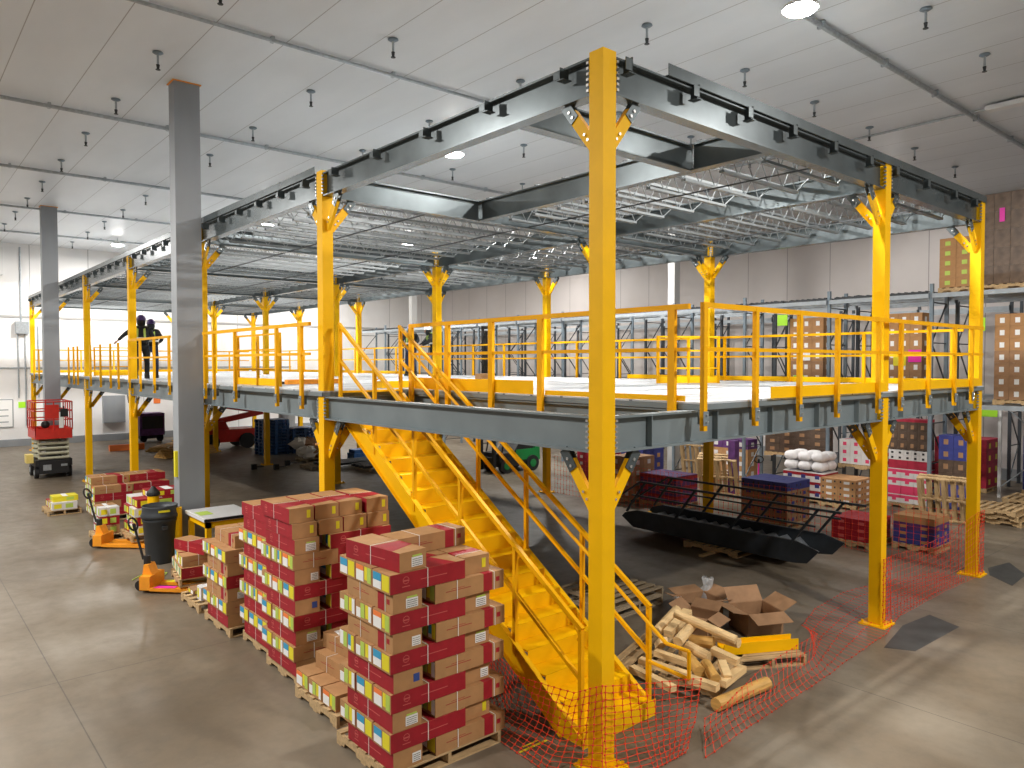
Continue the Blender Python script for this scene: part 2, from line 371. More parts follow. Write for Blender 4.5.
def beam(axis,c,a,b_,zt,zb,name,label,mt,brk=None,step=1.2,off=.6,stiff=False):
    w=.165
    if axis=='y': p,q=(c,a),(c,b_); loc=(c,a,zb)
    else: p,q=(a,c),(b_,c); loc=(a,c,zb)
    m=MB(); ibeam(m,p,q,axis,zt,zb)
    s=a+off
    while stiff and s<b_-.1:
        if axis=='y': m.box(c-w/2+.004,c+w/2-.004,s-.006,s+.006,zb+.022,zt-.022)
        else: m.box(s-.006,s+.006,c-w/2+.004,c+w/2-.004,zb+.022,zt-.022)
        s+=step
    t=m.obj(name,mt,off=loc); t.location=loc; tag(t,label,'beam','grey beams of the platform'); t['_w']=1; WORLD.append(t)
    if brk:   # edge brackets sticking out on one side
        for s in [q for q in (BRY if axis=='y' else BRX) if a<q<b_]:
            g=MB(); y0,y1=c-w/2-.10,c-w/2+.02
            if axis=='y': g.box(y0,y1,s-.004,s+.004,zt-.15,zt-.03).box(y0,y1,s-.05,s+.05,zt-.158,zt-.15).box(y0,y0+.008,s-.004,s+.10,zt-.14,zt-.06)
            else: g.box(s-.004,s+.004,y0,y1,zt-.15,zt-.0).box(s-.05,s+.05,y0,y1,zt-.158,zt-.15).box(s-.10,s+.004,y0,y0+.008,zt-.14,zt-.02)
            g.obj('edge_bracket',mt,t)
    return t
e=.005
for k,x in enumerate(CX):
    for i in range(NY-1):
        y0,y1=CY[i]+A+e,CY[i+1]-A-e
        where={0:'along the left edge',1:'along the middle row of columns',2:'along the rear row of columns'}[k]
        beam('y',x,y0,y1,ZT,ZB,'roof_beam',f'grey steel roof beam {where}, {ORD[i]} bay from the near end','steel',brk=-1 if k==0 else None)
        beam('y',x,y0,y1,DT,DB,'deck_beam',f'grey steel deck beam {where}, {ORD[i]} bay from the near end','steel_deck')
for i,y in enumerate(CY):
    for k in range(2):
        x0,x1=CX[k]+A+e,CX[k+1]-A-e
        where=('on the right edge' if i==0 else f'crossing the platform at the {ORD[i]} column row')
        half='left span' if k==0 else 'right span'
        beam('x',y,x0,x1,ZT,ZB,'roof_beam',f'grey steel roof beam {where}, {half}','steel',brk=-1 if i==0 else None)
        beam('x',y,x0,x1,DT,DB,'deck_beam',f'grey steel deck beam {where}, {half}','steel_deck',stiff=(i==0 and k==0) or i==0)
w2=.0825
XM=3.17; YM=1.28
beam('y',XM,w2+e,YM-w2-e,ZT-.01,ZB,'roof_beam','short grey roof beam stub tying the opening frame to the right edge beam','steel')
beam('y',XM,YM+w2+e,BY-w2-e,ZT-.01,ZB,'roof_beam','grey roof beam along the inner side of the open roof bay','steel')
beam('x',YM,w2+e,XM+w2,ZT-.01,ZB,'roof_beam','grey roof beam across the near side of the open roof bay','steel',step=9)
# clips on the inner face of the opening frame
NX=1.62
beam('y',NX,w2+e,BY-w2-e,DT-.005,DB,'deck_beam','grey deck beam along the inner side of the stairwell','steel_deck')
# roof and deck edge angles
def edge(axis,c,a,b,z0,z1,label,mt='steel',cuts=()):
    m=MB()
    if axis=='y': m.box(c-.004,c+.004,a,b,z0,z1).box(c+.004,c+.08,a,b,z0,z0+.006)
    else: m.box(a,b,c-.004,c+.004,z0,z1).box(a,b,c+.004,c+.08,z0,z0+.006)
    loc=(c,a,z0) if axis=='y' else (a,c,z0)
    return solo(m,'edge_angle',mt,label,'edge strip',loc,'pour stop strips on the roof and deck edges')
edge('y',-.115,BY+.12,CY[-1]+.1,ZT+.006,ZT+.13,'grey edge strip standing on the left roof beams')
edge('x',-.115,.9,CX[-1]+.1,ZT+.006,ZT+.13,'grey edge strip standing on the right roof beams')
# ---------------------------------------------------------------- open web joists
def joist(b0,x0,x1,y,zt=ZT+.045,dep=.36):
    """three meshes: top chord, bottom chord, web"""
    L=x1-x0; t=MB().box(0,L,-.045,-.008,-.045,0).box(0,L,.008,.045,-.045,0)
    for a in (0,L-.12): t.box(a,a+.12,-.03,.03,-.045,-.041)
    e0=.55; bt=MB().box(e0,L-e0,-.042,-.008,-dep,-dep+.04).box(e0,L-e0,.008,.042,-dep,-dep+.04)
    w=MB(); n=max(2,round((L-2*e0)/.42)); st=(L-2*e0)/n
    w.bar((.12,0,-.03),(e0+.02,0,-dep+.02),.014); w.bar((L-.12,0,-.03),(L-e0-.02,0,-dep+.02),.014)
    for k in range(n):
        xa=e0+k*st; w.bar((xa,0,-dep+.02),(xa+st/2,0,-.02),.013); w.bar((xa+st/2,0,-.02),(xa+st,0,-dep+.02),.013)
    return t,bt,w
JM={}
nj=0
def place_joist(x0,x1,y,label):
    key=round(x1-x0,3)
    if key not in JM:
        t=thing('roof_joist',label,'joist',(x0,y,ZT+.047),'open web roof joists',world=False)
        a,b,c=joist(None,x0,x1,y)
        a.obj('top_chord','joist',t); b.obj('bottom_chord','joist',t); c.obj('web_rods','joist',t)
        JM[key]=t
    else: dup(JM[key],(x0,y,ZT+.047),label=label)
for i in range(NY-1):
    for q in range(9):
        y=CY[i]+.45+.67*q
        x0=.0 if i>0 else XM
        place_joist(x0+.01,CX[1]-.01,y,f'open web roof joist, left span, {ORD[q]} in the {ORD[i]} bay from the near end')
        place_joist(CX[1]+.01,CX[2]-.01,y,f'open web roof joist, right span, {ORD[q]} in the {ORD[i]} bay from the near end')
nb=0
for xb in (2.1,4.4,8.6):
    y0=BY+.15 if xb<3.3 else .15
    b=MB().bar((xb,y0,ZT-.335),(xb,CY[-1]-.2,ZT-.335),.02,.02)
    solo(b,'bridging_angle','joist_dark',f'thin dark bridging angle under the roof joists, {ORD[nb]} from the left','bridging',(xb,y0,ZT-.34),'bridging angles under the joists'); nb+=1
# ---------------------------------------------------------------- deck
ZD=3.67
t=thing('platform_deck','pale boarded deck of the steel platform around the stairwell','deck',(5,18,DT))
E0=.115
m=MB().prism([(1.52,-E0),(CX[2]+E0,-E0),(CX[2]+E0,CY[-1]+E0),(-E0,CY[-1]+E0),(-E0,BY-.1),(1.52,BY-.1)],ZD-.02,ZD,'z')
m.obj('deck_boards','deck',t)
mb=MB()
for (xa,ya,xb,yb) in [(1.52,-E0,CX[2]+E0,-E0),(CX[2]+E0,-E0,CX[2]+E0,CY[-1]+E0),(CX[2]+E0,CY[-1]+E0,-E0,CY[-1]+E0),(-E0,CY[-1]+E0,-E0,BY-.1),(-E0,BY-.1,1.52,BY-.1),(1.52,BY-.1,1.52,-E0)]:
    x0,x1=sorted((xa,xb)); y0,y1=sorted((ya,yb)); d=.005
    mb.box(x0-d,x1+d,y0-d,y1+d,DT+.004,ZD-.021)
mb.obj('edge_plate','steel_deck',t)
# columns pass through: cut-outs are dark collars
# ---------------------------------------------------------------- guard rails
def posts_rail(name,label,pts,axis,c,zt=4.78,zm=4.27,zb=3.36,pw=.065,rails=((None),),brk=True,rw=.06,toe=None,pd=.055):
    """posts at coordinates pts along axis at fixed coordinate c; rails: list of (a,b)"""
    loc=(pts[0],c,ZD) if axis=='x' else (c,pts[0],ZD)
    t=thing('guard_rail',label,'guard rail',loc,'yellow guard rails of the platform')
    P=lambda s,z,o=0:(s,c+o,z) if axis=='x' else (c+o,s,z)
    for s in pts:
        b=MB().bar(P(s,zb),P(s,zt),pw,pd,0,(1,0,0) if axis=='y' else (0,1,0))
        p=b.obj('post','yellow2',t)
        if brk:
            sg=-1
            g=MB(); c0=P(s,zb+.14)
            d=(.004,.1,.16) if axis=='y' else (.1,.004,.16)
            g.cbox((c0[0]+(-.034 if axis=='y' else 0),c0[1]+(-.034 if axis=='x' else 0),c0[2]),d)
            d2=(.10,.012,.15) if axis=='y' else (.012,.10,.15)
            off=(.075,.05) if axis=='y' else (.05,.075)
            g.cbox((c0[0]+(.06 if axis=='y' else .05),c0[1]+(.05 if axis=='y' else .06),c0[2]),d2)
            for q in (-.04,.04):
                a_=(c0[0]-(.055 if axis=='y' else 0),c0[1]-(.055 if axis=='x' else 0),c0[2]+q); b_=(c0[0],c0[1],c0[2]+q); g.tube(a_,b_,.012,6,1)
            gp=g.obj('clamp_bracket',['steel_deck','bolt'],None,off=loc); gp.parent=p
    for (a,b_) in rails:
        MB().bar(P(a,zt-.02),P(b_,zt-.02),rw*.8,rw).obj('top_rail','yellow2',t)
        MB().bar(P(a,zm),P(b_,zm),.03,.045).obj('mid_rail','yellow2',t)
    if toe:
        for a,b_,h in toe:
            if axis=='x': MB().box(a,b_,c+.03,c+.04,ZD+.005,ZD+h).obj('toe_board','yellow',t)
            else: MB().box(c+.03,c+.04,a,b_,ZD+.005,ZD+h).obj('toe_board','yellow',t)
    return t
posts_rail('r','yellow guard rail along the right edge of the deck',[1.44,2.49,3.53,4.56,5.85,6.65,7.75,8.9,9.75],'x',-.2,rails=[(1.40,10.3)],toe=[(2.9,6.2,.15),(6.75,10.3,.15)])
posts_rail('r','yellow guard rail on the left edge beside the top of the stairs',[6.53,7.53,9.54,10.74,11.3],'y',-.2,rails=[(6.2,11.4)])
posts_rail('r','yellow guard rail on the left edge in front of the standing worker',[13.9,15.18,16.5,17.65],'y',-.2,rails=[(13.8,17.7)])
for n_,s in enumerate([18.89,19.87,21.2,22.64,24.74,25.44,26.36,33.07,34.44]):
    c0=f'loose yellow rail post on the left edge, {ORD[n_]} beyond the worker'
    t=thing('rail_post',c0,'post',(-.2,s,ZD),'bare rail posts waiting for rails')
    MB().bar((-.2,s,3.36),(-.2,s,4.72),.065,.055,0,(1,0,0)).obj('post','yellow2',t)
    MB().box(-.165,-.1,s-.05,s+.05,3.42,3.56).box(-.245,-.235,s-.05,s+.05,3.42,3.56).obj('clamp_bracket','steel_deck',t)
posts_rail('r','yellow guard rail along the inner side of the stairwell',[.26,1.42,2.51,3.6,4.72,5.8],'y',1.475,zb=3.4,pw=.1,pd=.05,brk=False,rails=[(.02,5.85)],toe=[(2.7,5.75,.2),(.1,2.45,.07)])
MB_=None
posts_rail('r','yellow guard rail along the rear edge of the deck',[.5+1.75*i for i in range(21)],'y',CX[2]+.26,rails=[(.3,35.8)],toe=[(.3,9.,.12),(20,35.8,.12)],rw=.055)
posts_rail('r','yellow guard rail across the far end of the deck',[.6+1.45*i for i in range(7)],'x',CY[-1]+.26,rails=[(.1,10.4)],toe=[(.1,10.4,.12)])
# two swing gates / loose panels standing inside the left rail
def panel(x0,y0,x1,y1,label,toe=True):
    t=thing('swing_gate',label,'rail panel',(x0,y0,ZD))
    a,b=Vector((x0,y0,0)),Vector((x1,y1,0))
    for s,p in ((0,a),(1,b),(.5,a.lerp(b,.5))): MB().bar((p.x,p.y,ZD+.005),(p.x,p.y,4.7 if s!=.5 else 4.66),.05).obj('post','yellow2',t)
    for z in (4.68,4.38,4.0): MB().bar((a.x,a.y,z),(b.x,b.y,z),.035).obj('rail','yellow2',t)
    if toe:
        MB().bar((a.x,a.y,ZD+.08),(b.x,b.y,ZD+.08),.02,.14,0).obj('toe_board','yellow',t)
panel(.25,8.45,.25,10.6,'yellow three-bar rail panel standing inside the left edge rail')
panel(.3,24.6,1.9,24.9,'yellow three-bar rail panel far along the left edge of the deck')
panel(7.2,5.0,8.4,4.3,'yellow three-bar rail panel standing in the middle of the deck',True)
# items lying on the deck
lsolo(MB().box(-.35,.35,-.06,.06,0,.05).box(.1,.3,-.1,.1,.05,.09),'tool','black','black tool lying on the deck behind the left rail','tool',(1.3,10.2,ZD+.002))
lsolo(MB().box(-1.3,1.3,-.12,.12,0,.12),'yellow_channel','yellow','yellow steel channel lying on the deck behind the stairwell rail','steel channel',(2.6,6.6,ZD+.002))
lsolo(MB().box(-.16,.16,-.12,.12,0,.2),'small_carton','tan','small tan carton lying on the deck by the rail','box',(5.2,8.5,ZD+.002))
lsolo(MB().box(-.6,.6,-.08,.08,0,.1),'orange_channel','orange','orange piece of steel lying on the deck by the stair head','steel piece',(1.6,9.9,ZD+.002))
# ---------------------------------------------------------------- staircase
XL_,XR_=.14,1.27; Y0=.36; S=.643
t=thing('staircase','yellow steel staircase rising from the floor to the platform deck','staircase',(.7,Y0,0))
ztop=lambda y:.17+S*(y-.45); zbot=lambda y:-.01+S*(y-.68)
YT=BY-.18
for nm,x0,x1 in (('a',XL_-.012,XL_+.012),('b',XR_-.012,XR_+.012)):
    m=MB(); pts=[(Y0,0),(.69,0),(YT,min(zbot(YT),9)),(YT,ZD-.01),((ZD-.01-.17)/S+.45,ZD-.01),(Y0,ztop(Y0)+.0)]
    m.prism(pts,x0,x1,'x')
    # flanges
    d=.05 if nm=='a' else -.05; xi0,xi1=sorted((x0,x0-.045)) if nm=='a' else sorted((x1,x1+.045))
    m.prism([(Y0,ztop(Y0)-.01),(5.8,ztop(5.8)-.01),(5.8,ztop(5.8)),(Y0,ztop(Y0))],xi0,xi1,'x')
    m.prism([(.69,0),(YT,zbot(YT)),(YT,zbot(YT)+.012),(.69,.012)],xi0,xi1,'x')
    m.obj('stringer','yellow',t)
nr=19; rise=ZD/nr; run=rise/S
ys=Y0+.03
for k in range(nr-1):
    z=rise*(k+1); y=ys+run*k
    m=MB().box(XL_+.013,XR_-.013,y,y+run+.02,z-.02,z).box(XL_+.013,XR_-.013,y-.004,y+.004,z-rise+.002,z)
    m.obj('tread','yellow',t)
MB().box(XL_-.045,XR_+.045,Y0-.012,Y0,0.0,.19).obj('kick_plate','yellow',t)
MB().box(XL_+.013,XR_-.013,ys+run*(nr-1),BY-.125,ZD-.03,ZD).obj('landing_plate','yellow',t)
gt=lambda y:1.30+(y-.45)*.638; gm=lambda y:gt(y)-.56
for X_,nm in ((XL_,'left'),(XR_,'right')):
    g=D.objects.new('stair_rail',None); COL.objects.link(g); g.parent=t; g.location=(X_-t.location.x,0,0)
    off=(X_,Y0,0)
    def pt(mbx,name,m='yellow2'):
        o=mbx.obj(name,m,None,off=off); o.parent=g; return o
    for y in (.42,1.5,2.58,3.66,4.74,5.82): pt(MB().bar((X_,y,max(ztop(y)-.18,.02)),(X_,y,gt(y)-.02),.05),'post')
    pt(MB().bar((X_,.40,gt(.40)),(X_,5.86,gt(5.86)),.05,.05),'top_rail')
    pt(MB().bar((X_,.44,gm(.44)),(X_,5.84,gm(5.84)),.042,.042),'mid_rail')
    ih=X_+(.085 if nm=='left' else -.085); hz=lambda y:.95+(y-.10)*.638
    if nm=='left': hp=[(ih,5.7,hz(5.7)),(ih,.62,hz(.62)),(ih,.5,hz(.5)-.06),(X_,.46,hz(.5)-.06)]
    else: hp=[(ih,5.7,hz(5.7)),(ih,.10,hz(.10)),(ih,-.21,hz(.1)),(ih,-.21,.64),(ih,.35,.67)]
    m=MB().path(hp,.022,8)
    for y in (1.5,2.58,3.66,4.74): m.bar((ih,y,hz(y)-.02),(X_,y,hz(y)-.06),.014)
    pt(m,'hand_rail')
# ---------------------------------------------------------------- pallets
PAL={}
def pallet(cx,cy,label,lx=1.2,ly=1.0,z=0,rot=0,m='wood',mtx=None,group='wooden pallets',h=.14):
    key=(round(lx,2),round(ly,2),m)
    if key not in PAL:
        t=thing('wooden_pallet',label,'pallet',(cx,cy,z),group,rot,world=False)
        a=MB(); n=max(5,int(ly/.16))
        for i in range(n):
            y=-ly/2+(ly-.095)*i/(n-1); a.box(-lx/2,lx/2,y,y+.095,h-.018,h)
        a.obj('top_boards',m,t)
        for x in (-lx/2,-.02,lx/2-.04):
            b=MB(); b.prism([(-ly/2,.018),(-ly*.36,.018),(-ly*.34,.06),(-ly*.14,.06),(-ly*.12,.018),(ly*.12,.018),(ly*.14,.06),(ly*.34,.06),(ly*.36,.018),(ly/2,.018),(ly/2,h-.019),(-ly/2,h-.019)],x,x+.04,'x')
            b.obj('stringer',m,t)
        c=MB()
        for y in (-ly/2,-.05,ly/2-.1): c.box(-lx/2,lx/2,y,y+.1,0,.017)
        c.obj('bottom_boards',m,t); PAL[key]=t
    else: t=dup(PAL[key],(cx,cy,z),rot,label)
    if mtx is not None: t.matrix_world=mtx
    return t
# ---------------------------------------------------------------- long cartons
CL,CW,CH=.90,.335,.19; LP_=CH+.004
def band(b,x0,x1,y0,y1,z0,z1,mi,e=.0012):
    b.box(x0,x1,y0-e,y1+e,z0+e,z1+e,mi)
def cards(kind):
    b=MB(); x=-CL/2-.003; c=lambda y0,y1,z0,z1,mi: b.box(x,x+.0025,y0,y1,z0,z1,mi)
    if kind==0:   # yellow / blue + white
        c(-.15,-.02,.02,.175,0); c(-.15,-.06,.10,.165,1) if False else None
        c(.0,.15,.10,.175,2); c(.0,.15,.02,.098,3); c(-.075,-.02,.03,.10,1) if False else None
    elif kind==1: # lime + yellow / orange + white
        c(-.15,-.075,.02,.175,1); c(-.073,-.02,.04,.175,0); c(.0,.15,.125,.175,4); c(.0,.15,.015,.123,3)
    elif kind==2: # white, yellow, lime
        c(-.155,-.10,.02,.175,3); c(-.098,-.04,.04,.175,0); c(-.02,.06,.03,.175,1); c(.065,.15,.02,.12,3)
    else:
        c(-.15,-.09,.02,.175,0); c(-.088,-.03,.06,.175,2); c(-.088,-.03,.02,.058,3); c(.0,.075,.02,.175,1); c(.078,.15,.03,.175,3)
    return b
def ends(kind):
    b=MB(); x=CL/2+.0005; c=lambda y0,y1,z0,z1,mi: b.box(x,x+.0025,y0,y1,z0,z1,mi)
    if kind==0: c(.05,.15,.03,.125,3); [c(.06,.14,.04+.02*i,.047+.02*i,6) for i in range(4)]
    elif kind==1: c(.06,.13,.06,.14,5)
    elif kind==2: c(-.02,.12,.03,.125,3); c(-.01,.11,.128,.145,1); [c(-.01,.11,.04+.02*i,.047+.02*i,6) for i in range(4)]
    else: c(.07,.12,.05,.15,0)
    return b
LM=['lyellow','lgreen','lblue','white','lorange','lnavy','ink']
CP={}
def carton_proto(style,ck,ek):
    key=(style,ck,ek)
    if key in CP: return CP[key],False
    b=MB().box(-CL/2,CL/2,-CW/2,CW/2,0,CH,0)
    e=.0012
    if style=='red':
        b.box(-CL/2+.001,CL/2-.001,-CW/2-e,-CW/2,.001,CH-.001,1).box(-CL/2+.001,CL/2-.001,CW/2,CW/2+e,.001,CH-.001,1)
        b.prism([(CL/2-.45,-CW/2),(CL/2-.12,-CW/2),(CL/2-.22,CW/2),(CL/2-.42,CW/2)],CH,CH+e,'z',1)
        for s in (-1,1):   # faint round crest and print lines
            y0,y1=(-CW/2-.0024,-CW/2-e) if s<0 else (CW/2+e,CW/2+.0024)
            for k in range(12):
                a0,a1=2*PI*k/12,2*PI*(k+.8)/12; cx,cz,r=-.27,.115,.038
                b.prism([(cx+r*math.cos(a0),cz+r*math.sin(a0)),(cx+r*math.cos(a1),cz+r*math.sin(a1)),(cx+(r-.008)*math.cos(a1),cz+(r-.008)*math.sin(a1)),(cx+(r-.008)*math.cos(a0),cz+(r-.008)*math.sin(a0))],y0,y1,'y',2)
            b.box(-.30,-.24,y0,y1,.105,.118,2).box(-.315,-.225,y0,y1,.05,.058,2).box(-.10,.22,y0,y1,.09,.098,2)
    else:
        for (x0,x1) in ((.17,.29),): band(b,x0,x1,-CW/2,CW/2,0,CH,1)
        for s in (-1,1):
            y0,y1=(-CW/2-.0014,-CW/2) if s<0 else (CW/2,CW/2+.0014)
            b.box(-.32,.0,y0,y1,.09,.096,1).box(-.25,-.08,y0,y1,.11,.114,1).box(.34,.39,y0,y1,.08,.13,1)
    o=b.obj('long_carton',['tan','redc','redpr'])
    cards(ck).obj('shipping_label',LM,o); ends(ek).obj('end_label',LM,o)
    s=MB()
    for x in ((-.02,) if style=='red' else (-.18,.31)):
        s.box(x,x+.008,-CW/2-.004,-CW/2-.002,0,CH+.003).box(x,x+.008,CW/2+.002,CW/2+.004,0,CH+.003).box(x,x+.008,-CW/2-.004,CW/2+.004,CH+.0015,CH+.003)
    s.obj('strap','strap',o)
    CP[key]=o
    return o,True
rc=random.Random(5)
def carton(x,y,z,rot,style,label,group,ck=None,ek=None,jit=.006):
    ck=rc.randrange(4) if ck is None else ck; ek=rc.randrange(4) if ek is None else ek
    p,new=carton_proto(style,ck,ek)
    o=p if new else dup(p)
    o.location=(x+rc.uniform(-jit,jit),y+rc.uniform(-jit,jit),z); o.rotation_euler=(0,0,rot+rc.uniform(-.008,.008))
    return tag(o,label,'carton',group)
def stack(x0,y0,z0,layers,name,group,W=1.42,nrow=3,firstT=True,redX=.8,redY=.5,styles=None):
    pit=CW+.016
    for k in range(layers):
        z=z0+k*LP_; T=(k%2==0)==firstT; h=ORD[k]+' layer up'
        if not T:      # long cartons along X at the left, one turned at the right
            for r in range(nrow):
                st='red' if rc.random()<redX else 'tan'
                if styles: st=styles(k,'a',r,st)
                carton(x0+CL/2,y0+CW/2+r*pit,z,0,st,f"{'red-sided' if st=='red' else 'tan'} carton, {h}, {['front','middle','back'][r]} row, {name}",group,ck=k//2%2 if r==0 else None)
            carton(x0+CL+.03+CW/2,y0+.06+CL/2,z,-PI/2,'tan',f'tan carton turned end-on at its right, {h}, {name}',group)
        else:
            st='red' if rc.random()<redY else 'tan'
            if styles: st=styles(k,'b',0,st)
            carton(x0+.02+CW/2,y0+CL/2,z,-PI/2,st,f"{'red-sided' if st=='red' else 'tan'} carton turned end-on at its left, {h}, {name}",group,ek=k%3)
            for r in range(nrow):
                st='tan' if rc.random()<.7 else 'red'
                if styles: st=styles(k,'c',r,st)
                carton(x0+W-CL/2,y0+CW/2+r*pit,z,0,st,f"{'red-sided' if st=='red' else 'tan'} carton, {h}, {['front','middle','back'][r]} right row, {name}",group)
# nearest stack
PH=.14
pallet(-1.14,1.62,'wooden pallet under the nearest carton stack beside the stairs',1.36,1.15)
N1='nearest stack beside the stairs'
G1='long cartons on the nearest pallet'
stack(-1.83,1.05,PH+.002,10,N1,G1,styles=lambda k,w,r,st:{'a':'red','b':'tan' if k in(6,8) else 'red','c':'tan'}[w])
zt=PH+.002+10*LP_
carton(-1.60,1.52,zt,-PI/2+.12,'red','red-sided carton laid loose on the top left of the nearest stack',G1,ek=2)
carton(-.99,1.74,zt,.03,'tan','tan carton with red band on the top right of the nearest stack',G1)
# low stack behind it
pallet(-1.04,3.02,'wooden pallet under the low heap of cartons between the two tall stacks',1.28,1.1)
N2='low pallet between the tall stacks'; G2='cartons on the low pallet'
for r in range(3): carton(-1.2,2.72+r*.36,PH+.002,0,'tan',f"tan carton, bottom layer, {['front','middle','back'][r]} row, {N2}",G2,ck=1+r%2)
carton(-.5,3.02,PH+.002,-PI/2,'red','red-sided carton, bottom layer at the right, low pallet between the tall stacks',G2)
carton(-1.25,3.05,PH+.002+LP_,-PI/2+.05,'tan','tan carton, second layer at the left, low pallet between the tall stacks',G2)
carton(-.86,3.05,PH+.002+LP_,-PI/2,'red','red-sided carton, second layer, middle of the low pallet',G2)
carton(-.46,3.1,PH+.002+LP_,-PI/2,'tan','tan carton, second layer at the right, low pallet between the tall stacks',G2)
carton(-1.1,3.12,PH+.002+2*LP_,-PI/2+.1,'tan','tan carton with red band, third layer, low pallet, paper lying on it',G2,ek=0)
carton(-.68,3.15,PH+.002+2*LP_,-PI/2,'tan','tan carton, third layer at the right, low pallet between the tall stacks',G2)
carton(-.5,3.13,PH+.002+3*LP_,-PI/2,'tan','tan carton, topmost at the right, low pallet between the tall stacks',G2)
lsolo(MB().prism([(-.11,-.14),(.10,-.15),(.11,.13),(-.09,.14)],0,.004,'z').box(.03,.09,-.13,-.10,.004,.005,1),'paper_sheet',['white','lnavy'],'white paper sheet lying on the low heap of cartons','paper',(-1.12,3.3,PH+.004+3*LP_+.003))
# front tall stack
pallet(-.87,4.26,'wooden pallet under the front one of the two tall carton stacks',1.36,1.05)
N3='second tall stack back'; G3='long cartons on the second tall stack'
def st3(k,w,r,st):
    if w=='a': return 'red' if k in (3,5) else 'tan'
    if w=='b': return 'red'
    return 'red' if k in (2,4,6,8) else 'tan'
stack(-1.6,3.76,PH+.002,9,N3,G3,W=1.42,firstT=True,styles=st3)
z3=PH+.002+9*LP_
for q,(x,st,lab) in enumerate([(-1.42,'red','first'),(-1.05,'tan','second'),(-.70,'red','third'),(-.34,'tan','fourth')]):
    carton(x,4.26,z3,-PI/2,st,f"carton laid lengthwise, {lab} from the left, top course, {N3}",G3,ek=3)
carton(-.34,4.30,z3+LP_,-PI/2,'red','red carton topmost at the right end, second tall stack back',G3,ek=3)
carton(-.72,4.34,z3+LP_,-PI/2,'red','red carton topmost, second from the right end, second tall stack back',G3,ek=3)
carton(-1.08,4.32,z3+LP_,-PI/2,'red','carton topmost in the middle, second tall stack back',G3,ek=3)
carton(-1.45,4.30,z3+LP_,-PI/2,'red','carton topmost at the left end, red side out, second tall stack back',G3,ek=3)
# rear tall stack
pallet(-.78,5.36,'wooden pallet under the rear one of the two tall carton stacks',1.36,1.05)
N4='third tall stack back'; G4='long cartons on the third tall stack'
stack(-1.5,4.86,PH+.002,9,N4,G4,firstT=True,styles=lambda k,w,r,st:{'a':'red' if k%4==1 else 'tan','b':'red','c':st}[w])
for q in range(4): carton(-1.32+q*.36,5.36,PH+.002+9*LP_,-PI/2,'red' if q%2==0 else 'tan',f"carton laid lengthwise, {ORD[q]} from the left, top course, {N4}",G4)
# fourth stack
pallet(-.95,6.6,'wooden pallet under the seven-layer carton stack behind the tall ones',1.3,1.15)
N5='shorter stack behind the tall ones'; G5='long cartons on the shorter stack'
stack(-1.63,6.08,PH+.002,6,N5,G5,W=1.38,firstT=True,styles=lambda k,w,r,st:{'a':'red' if k%4==3 else 'tan','b':'red' if k<2 else 'tan','c':'tan'}[w])
for q in range(3): carton(-1.3+q*.36,6.6,PH+.002+6*LP_,-PI/2,'tan' if q<2 else 'red',f"carton, top course, {ORD[q]} from the left, {N5}",G5,ek=3)
# nearly empty pallet
pallet(-1.0,7.93,'nearly empty wooden pallet beside the pallet jack with small cartons on it',1.2,.95)
sm=None
def smallbox(x,y,z,dx,dy,dz,m,label,group=None,rot=0,lm=('white','lyellow','lgreen'),cat='carton',name='small_carton'):
    b=MB().box(-dx/2,dx/2,-dy/2,dy/2,0,dz,0)
    for i,k in enumerate(range(2)):
        b.box(-dx/2-.002,-dx/2,-dy*.42+dy*.45*k,-dy*.42+dy*.45*k+dy*.36,dz*.15,dz*.85,1+(i+int(x*7))%3)
        b.box(-dx*.42+dx*.45*k,-dx*.42+dx*.45*k+dx*.3,-dy/2-.002,-dy/2,dz*.2,dz*.8,1+(i+1)%3)
    b.box(-dx*.1,dx*.1,-dy/2,dy/2,dz,dz+.0015,1)
    o=b.obj(name,[m,*lm]); o.location=(x,y,z); o.rotation_euler=(0,0,rot); return tag(o,label,cat,group)
for i,(x,y,dx,dy,dz,m) in enumerate([(-1.35,7.75,.3,.2,.22,'whitebox'),(-1.05,7.7,.25,.2,.3,'whitebox'),(-.75,7.75,.3,.25,.2,'tan'),(-1.3,8.2,.4,.3,.08,'tan2')]):
    smallbox(x,y,PH+.002,dx,dy,dz,m,['white small carton at the left corner of the nearly empty pallet','tallest white small carton on the nearly empty pallet','tan small carton at the right of the nearly empty pallet','flat brown carton piece on the nearly empty pallet'][i],'small cartons on the nearly empty pallet')
